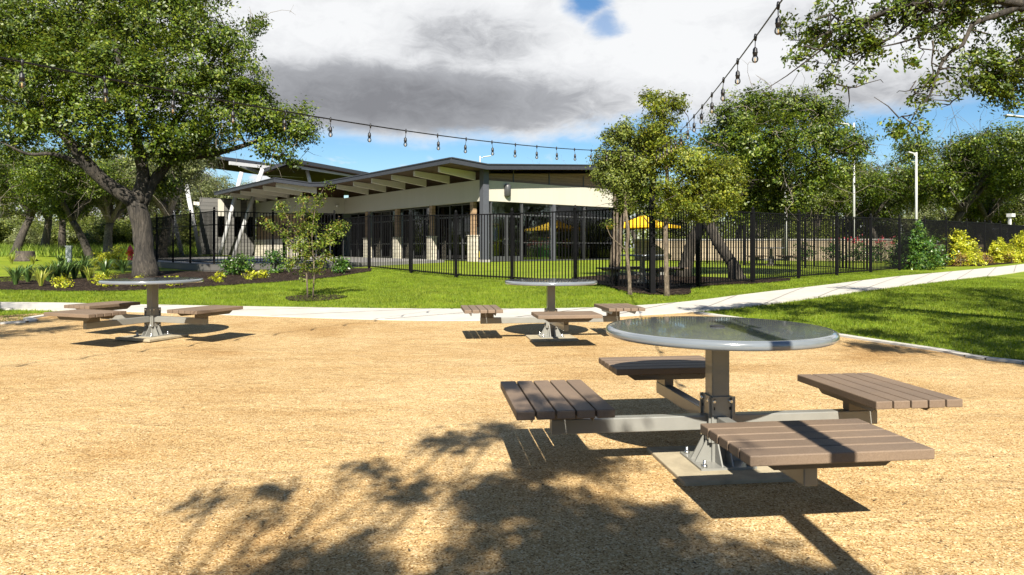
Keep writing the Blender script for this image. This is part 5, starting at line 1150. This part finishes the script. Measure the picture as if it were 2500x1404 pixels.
# ------------------------------------------------------------------ sky, sun, camera
SUN_EL, SUN_AZ = 40.0, 0.02        # light travels away from the camera
w = bpy.data.worlds.new("World"); bpy.context.scene.world = w; w.use_nodes = True; nt = w.node_tree; nt.nodes.clear()
def mth(op, a, b=None, c=None, clamp=False):
    n = nt.nodes.new('ShaderNodeMath'); n.operation = op; n.use_clamp = clamp
    for i, q in enumerate((a, b, c)):
        if q is None: continue
        if isinstance(q, (int, float)): n.inputs[i].default_value = q
        else: nt.links.new(q, n.inputs[i])
    return n.outputs[0]
out = N(nt, 'ShaderNodeOutputWorld'); sky = N(nt, 'ShaderNodeTexSky', sky_type='NISHITA', sun_disc=False, sun_elevation=R(SUN_EL), sun_rotation=math.pi, altitude=100, air_density=1.0, dust_density=.6, ozone_density=2.5)
bg1 = N(nt, 'ShaderNodeBackground'); bg1.inputs['Strength'].default_value = .05; 
hs_ = N(nt, 'ShaderNodeHueSaturation'); hs_.inputs['Saturation'].default_value = 1.3; nt.links.new(sky.outputs[0], hs_.inputs['Color']); nt.links.new(hs_.outputs[0], bg1.inputs['Color'])
tc = N(nt, 'ShaderNodeTexCoord'); sx = N(nt, 'ShaderNodeSeparateXYZ'); nt.links.new(tc.outputs['Generated'], sx.inputs[0]); X_, Y_, Z_ = sx.outputs
az = mth('MULTIPLY', mth('ARCTAN2', X_, Y_), 57.296); el = mth('MULTIPLY', mth('ARCSINE', Z_), 57.296)
cb = N(nt, 'ShaderNodeCombineXYZ'); nt.links.new(mth('MULTIPLY', az, .055), cb.inputs[0]); nt.links.new(mth('MULTIPLY', el, .11), cb.inputs[1])
def noise(scale, det=7.0, rough=.58, off=0.0, dist=.3):
    n = N(nt, 'ShaderNodeTexNoise', i_Scale=scale, i_Detail=det, i_Roughness=rough, i_Distortion=dist); mp = N(nt, 'ShaderNodeMapping'); mp.inputs['Location'].default_value = (off, off * .7, off)
    nt.links.new(cb.outputs[0], mp.inputs[0]); nt.links.new(mp.outputs[0], n.inputs['Vector']); return n.outputs['Fac']
n5 = noise(7.0, 10.0, .68, 31.0, .6)
n1, n2, n3, n4 = noise(1.4, off=3.1), noise(3.2, 8.0, .62, 11.3), noise(1.0, 5.0, .5, 7.7), noise(.9, 6.0, .6, 21)
def blob(px, py, rx, ry, warp=0.0):
    a0 = math.degrees(math.atan((px - 1250) / F)); e0 = math.degrees(math.atan((YH - py) / F * math.cos(math.radians(a0)))); k = 57.3 / F
    da = mth('DIVIDE', mth('SUBTRACT', az, a0), rx * k); de = mth('DIVIDE', mth('SUBTRACT', el, e0), ry * k)
    d = mth('SQRT', mth('ADD', mth('MULTIPLY', da, da), mth('MULTIPLY', de, de)))
    d = mth('ADD', d, mth('MULTIPLY', mth('SUBTRACT', n2, .5), warp)) if warp else d
    m = N(nt, 'ShaderNodeMapRange', interpolation_type='SMOOTHSTEP'); m.inputs['From Min'].default_value = 1.45; m.inputs['From Max'].default_value = .35
    nt.links.new(d, m.inputs['Value']); return m.outputs[0]
def sstep(v, a, b):
    m = N(nt, 'ShaderNodeMapRange', interpolation_type='SMOOTHSTEP'); m.inputs['From Min'].default_value = a; m.inputs['From Max'].default_value = b; nt.links.new(v, m.inputs['Value']); return m.outputs[0]
# cover: heavy bank above the blue strip, ahead of the camera
edge_ = mth('ADD', el, mth('MULTIPLY', mth('SUBTRACT', n1, .5), 7.0)); edge_ = mth('ADD', edge_, mth('MULTIPLY', mth('SUBTRACT', n2, .5), 2.0))
slope = mth('MULTIPLY', mth('MAXIMUM', az, 0.0), .03)
bank = sstep(mth('SUBTRACT', edge_, slope), 8.3, 10.6)
top = sstep(el, 44, 28); frontm = sstep(mth('ABSOLUTE', az), 85, 55); bank = mth('MULTIPLY', mth('MULTIPLY', bank, top), frontm)
hole = mth('MULTIPLY', blob(1435, 2, 62, 42, 2.4), .95); hole2 = mth('MULTIPLY', blob(1475, 50, 38, 36, 2.8), .7)
cover = mth('MULTIPLY', bank, mth('SUBTRACT', 1.0, mth('MAXIMUM', hole, hole2)))
low = mth('MULTIPLY', sstep(mth('ADD', n2, mth('MULTIPLY', sstep(el, 8.5, 4.0), .14)), .58, .70), mth('MULTIPLY', sstep(el, 8.5, 6), .95))
wisp = mth('MULTIPLY', blob(1010, 310, 150, 40, 1.6), .75); scat = mth('MULTIPLY', mth('MULTIPLY', sstep(n3, .56, .68), .7), sstep(el, 10, 20))
cover = mth('MAXIMUM', mth('MAXIMUM', cover, low), mth('MAXIMUM', wisp, mth('MULTIPLY', scat, .2)), clamp=False)
lowmask = mth('MULTIPLY', sstep(el, 10.2, 7.6), 1.0)
# grey underside
g1 = mth('MULTIPLY', blob(1060, 250, 560, 85, 1.0), .56); g2 = mth('MULTIPLY', blob(1150, 95, 210, 70, 1.6), .40); g3 = mth('MULTIPLY', blob(2150, 255, 520, 85, 1.4), .34); g4 = mth('MULTIPLY', blob(840, 235, 420, 110, 1.2), .26); g5 = mth('MULTIPLY', blob(1960, 40, 130, 45, 1.9), .25)
grey = mth('ADD', mth('MAXIMUM', mth('MAXIMUM', g1, g2), mth('MAXIMUM', g3, g5)), g4); grey = mth('ADD', grey, mth('MULTIPLY', mth('SUBTRACT', n2, .5), .7)); grey = mth('ADD', grey, mth('MULTIPLY', mth('SUBTRACT', n1, .52), .35))
grey = mth('ADD', grey, mth('MULTIPLY', mth('SUBTRACT', n5, .5), .55)); grey = mth('MULTIPLY', grey, mth('SUBTRACT', 1.0, mth('MULTIPLY', lowmask, .75)))
cr_ = ramp(nt, [(.0, (.345, .349, .354)), (.2, (.30, .304, .312)), (.5, (.158, .162, .172)), (.9, (.095, .097, .105))], grey)
bg2 = N(nt, 'ShaderNodeBackground'); bg2.inputs['Strength'].default_value = 1.0; nt.links.new(cr_.outputs[0], bg2.inputs['Color'])
mxs = N(nt, 'ShaderNodeMixShader'); nt.links.new(cover, mxs.inputs[0]); nt.links.new(bg1.outputs[0], mxs.inputs[1]); nt.links.new(bg2.outputs[0], mxs.inputs[2]); nt.links.new(mxs.outputs[0], out.inputs['Surface'])

sd = bpy.data.lights.new('sun', 'SUN'); sd.energy = 5.0; sd.angle = R(.53); sd.color = (1.0, .94, .82)
so = bpy.data.objects.new('sun', sd); C.objects.link(so); so.location = (0, -10, 20)
dirv = Vector((-SUN_AZ, math.cos(R(SUN_EL)), -math.sin(R(SUN_EL)))); so.rotation_euler = dirv.to_track_quat('-Z', 'Y').to_euler()
cam = bpy.data.cameras.new('camera'); cam.sensor_width = 36; cam.lens = 36 * F / 2500; cam.clip_end = 4000; cam.clip_start = .05
cam.shift_y = -(702 - YH) / 2500
co = bpy.data.objects.new('camera', cam); C.objects.link(co); co.location = (0, 0, HC); co.rotation_euler = (R(90), 0, 0)
sc = bpy.context.scene; sc.camera = co
sc.view_settings.view_transform = 'Standard'; sc.view_settings.look = 'None'; sc.view_settings.gamma = 1; sc.view_settings.exposure = 1.45
sc.render.engine = 'CYCLES'; sc.cycles.max_bounces = 6; sc.cycles.transparent_max_bounces = 12; sc.cycles.diffuse_bounces = 2; sc.cycles.glossy_bounces = 3
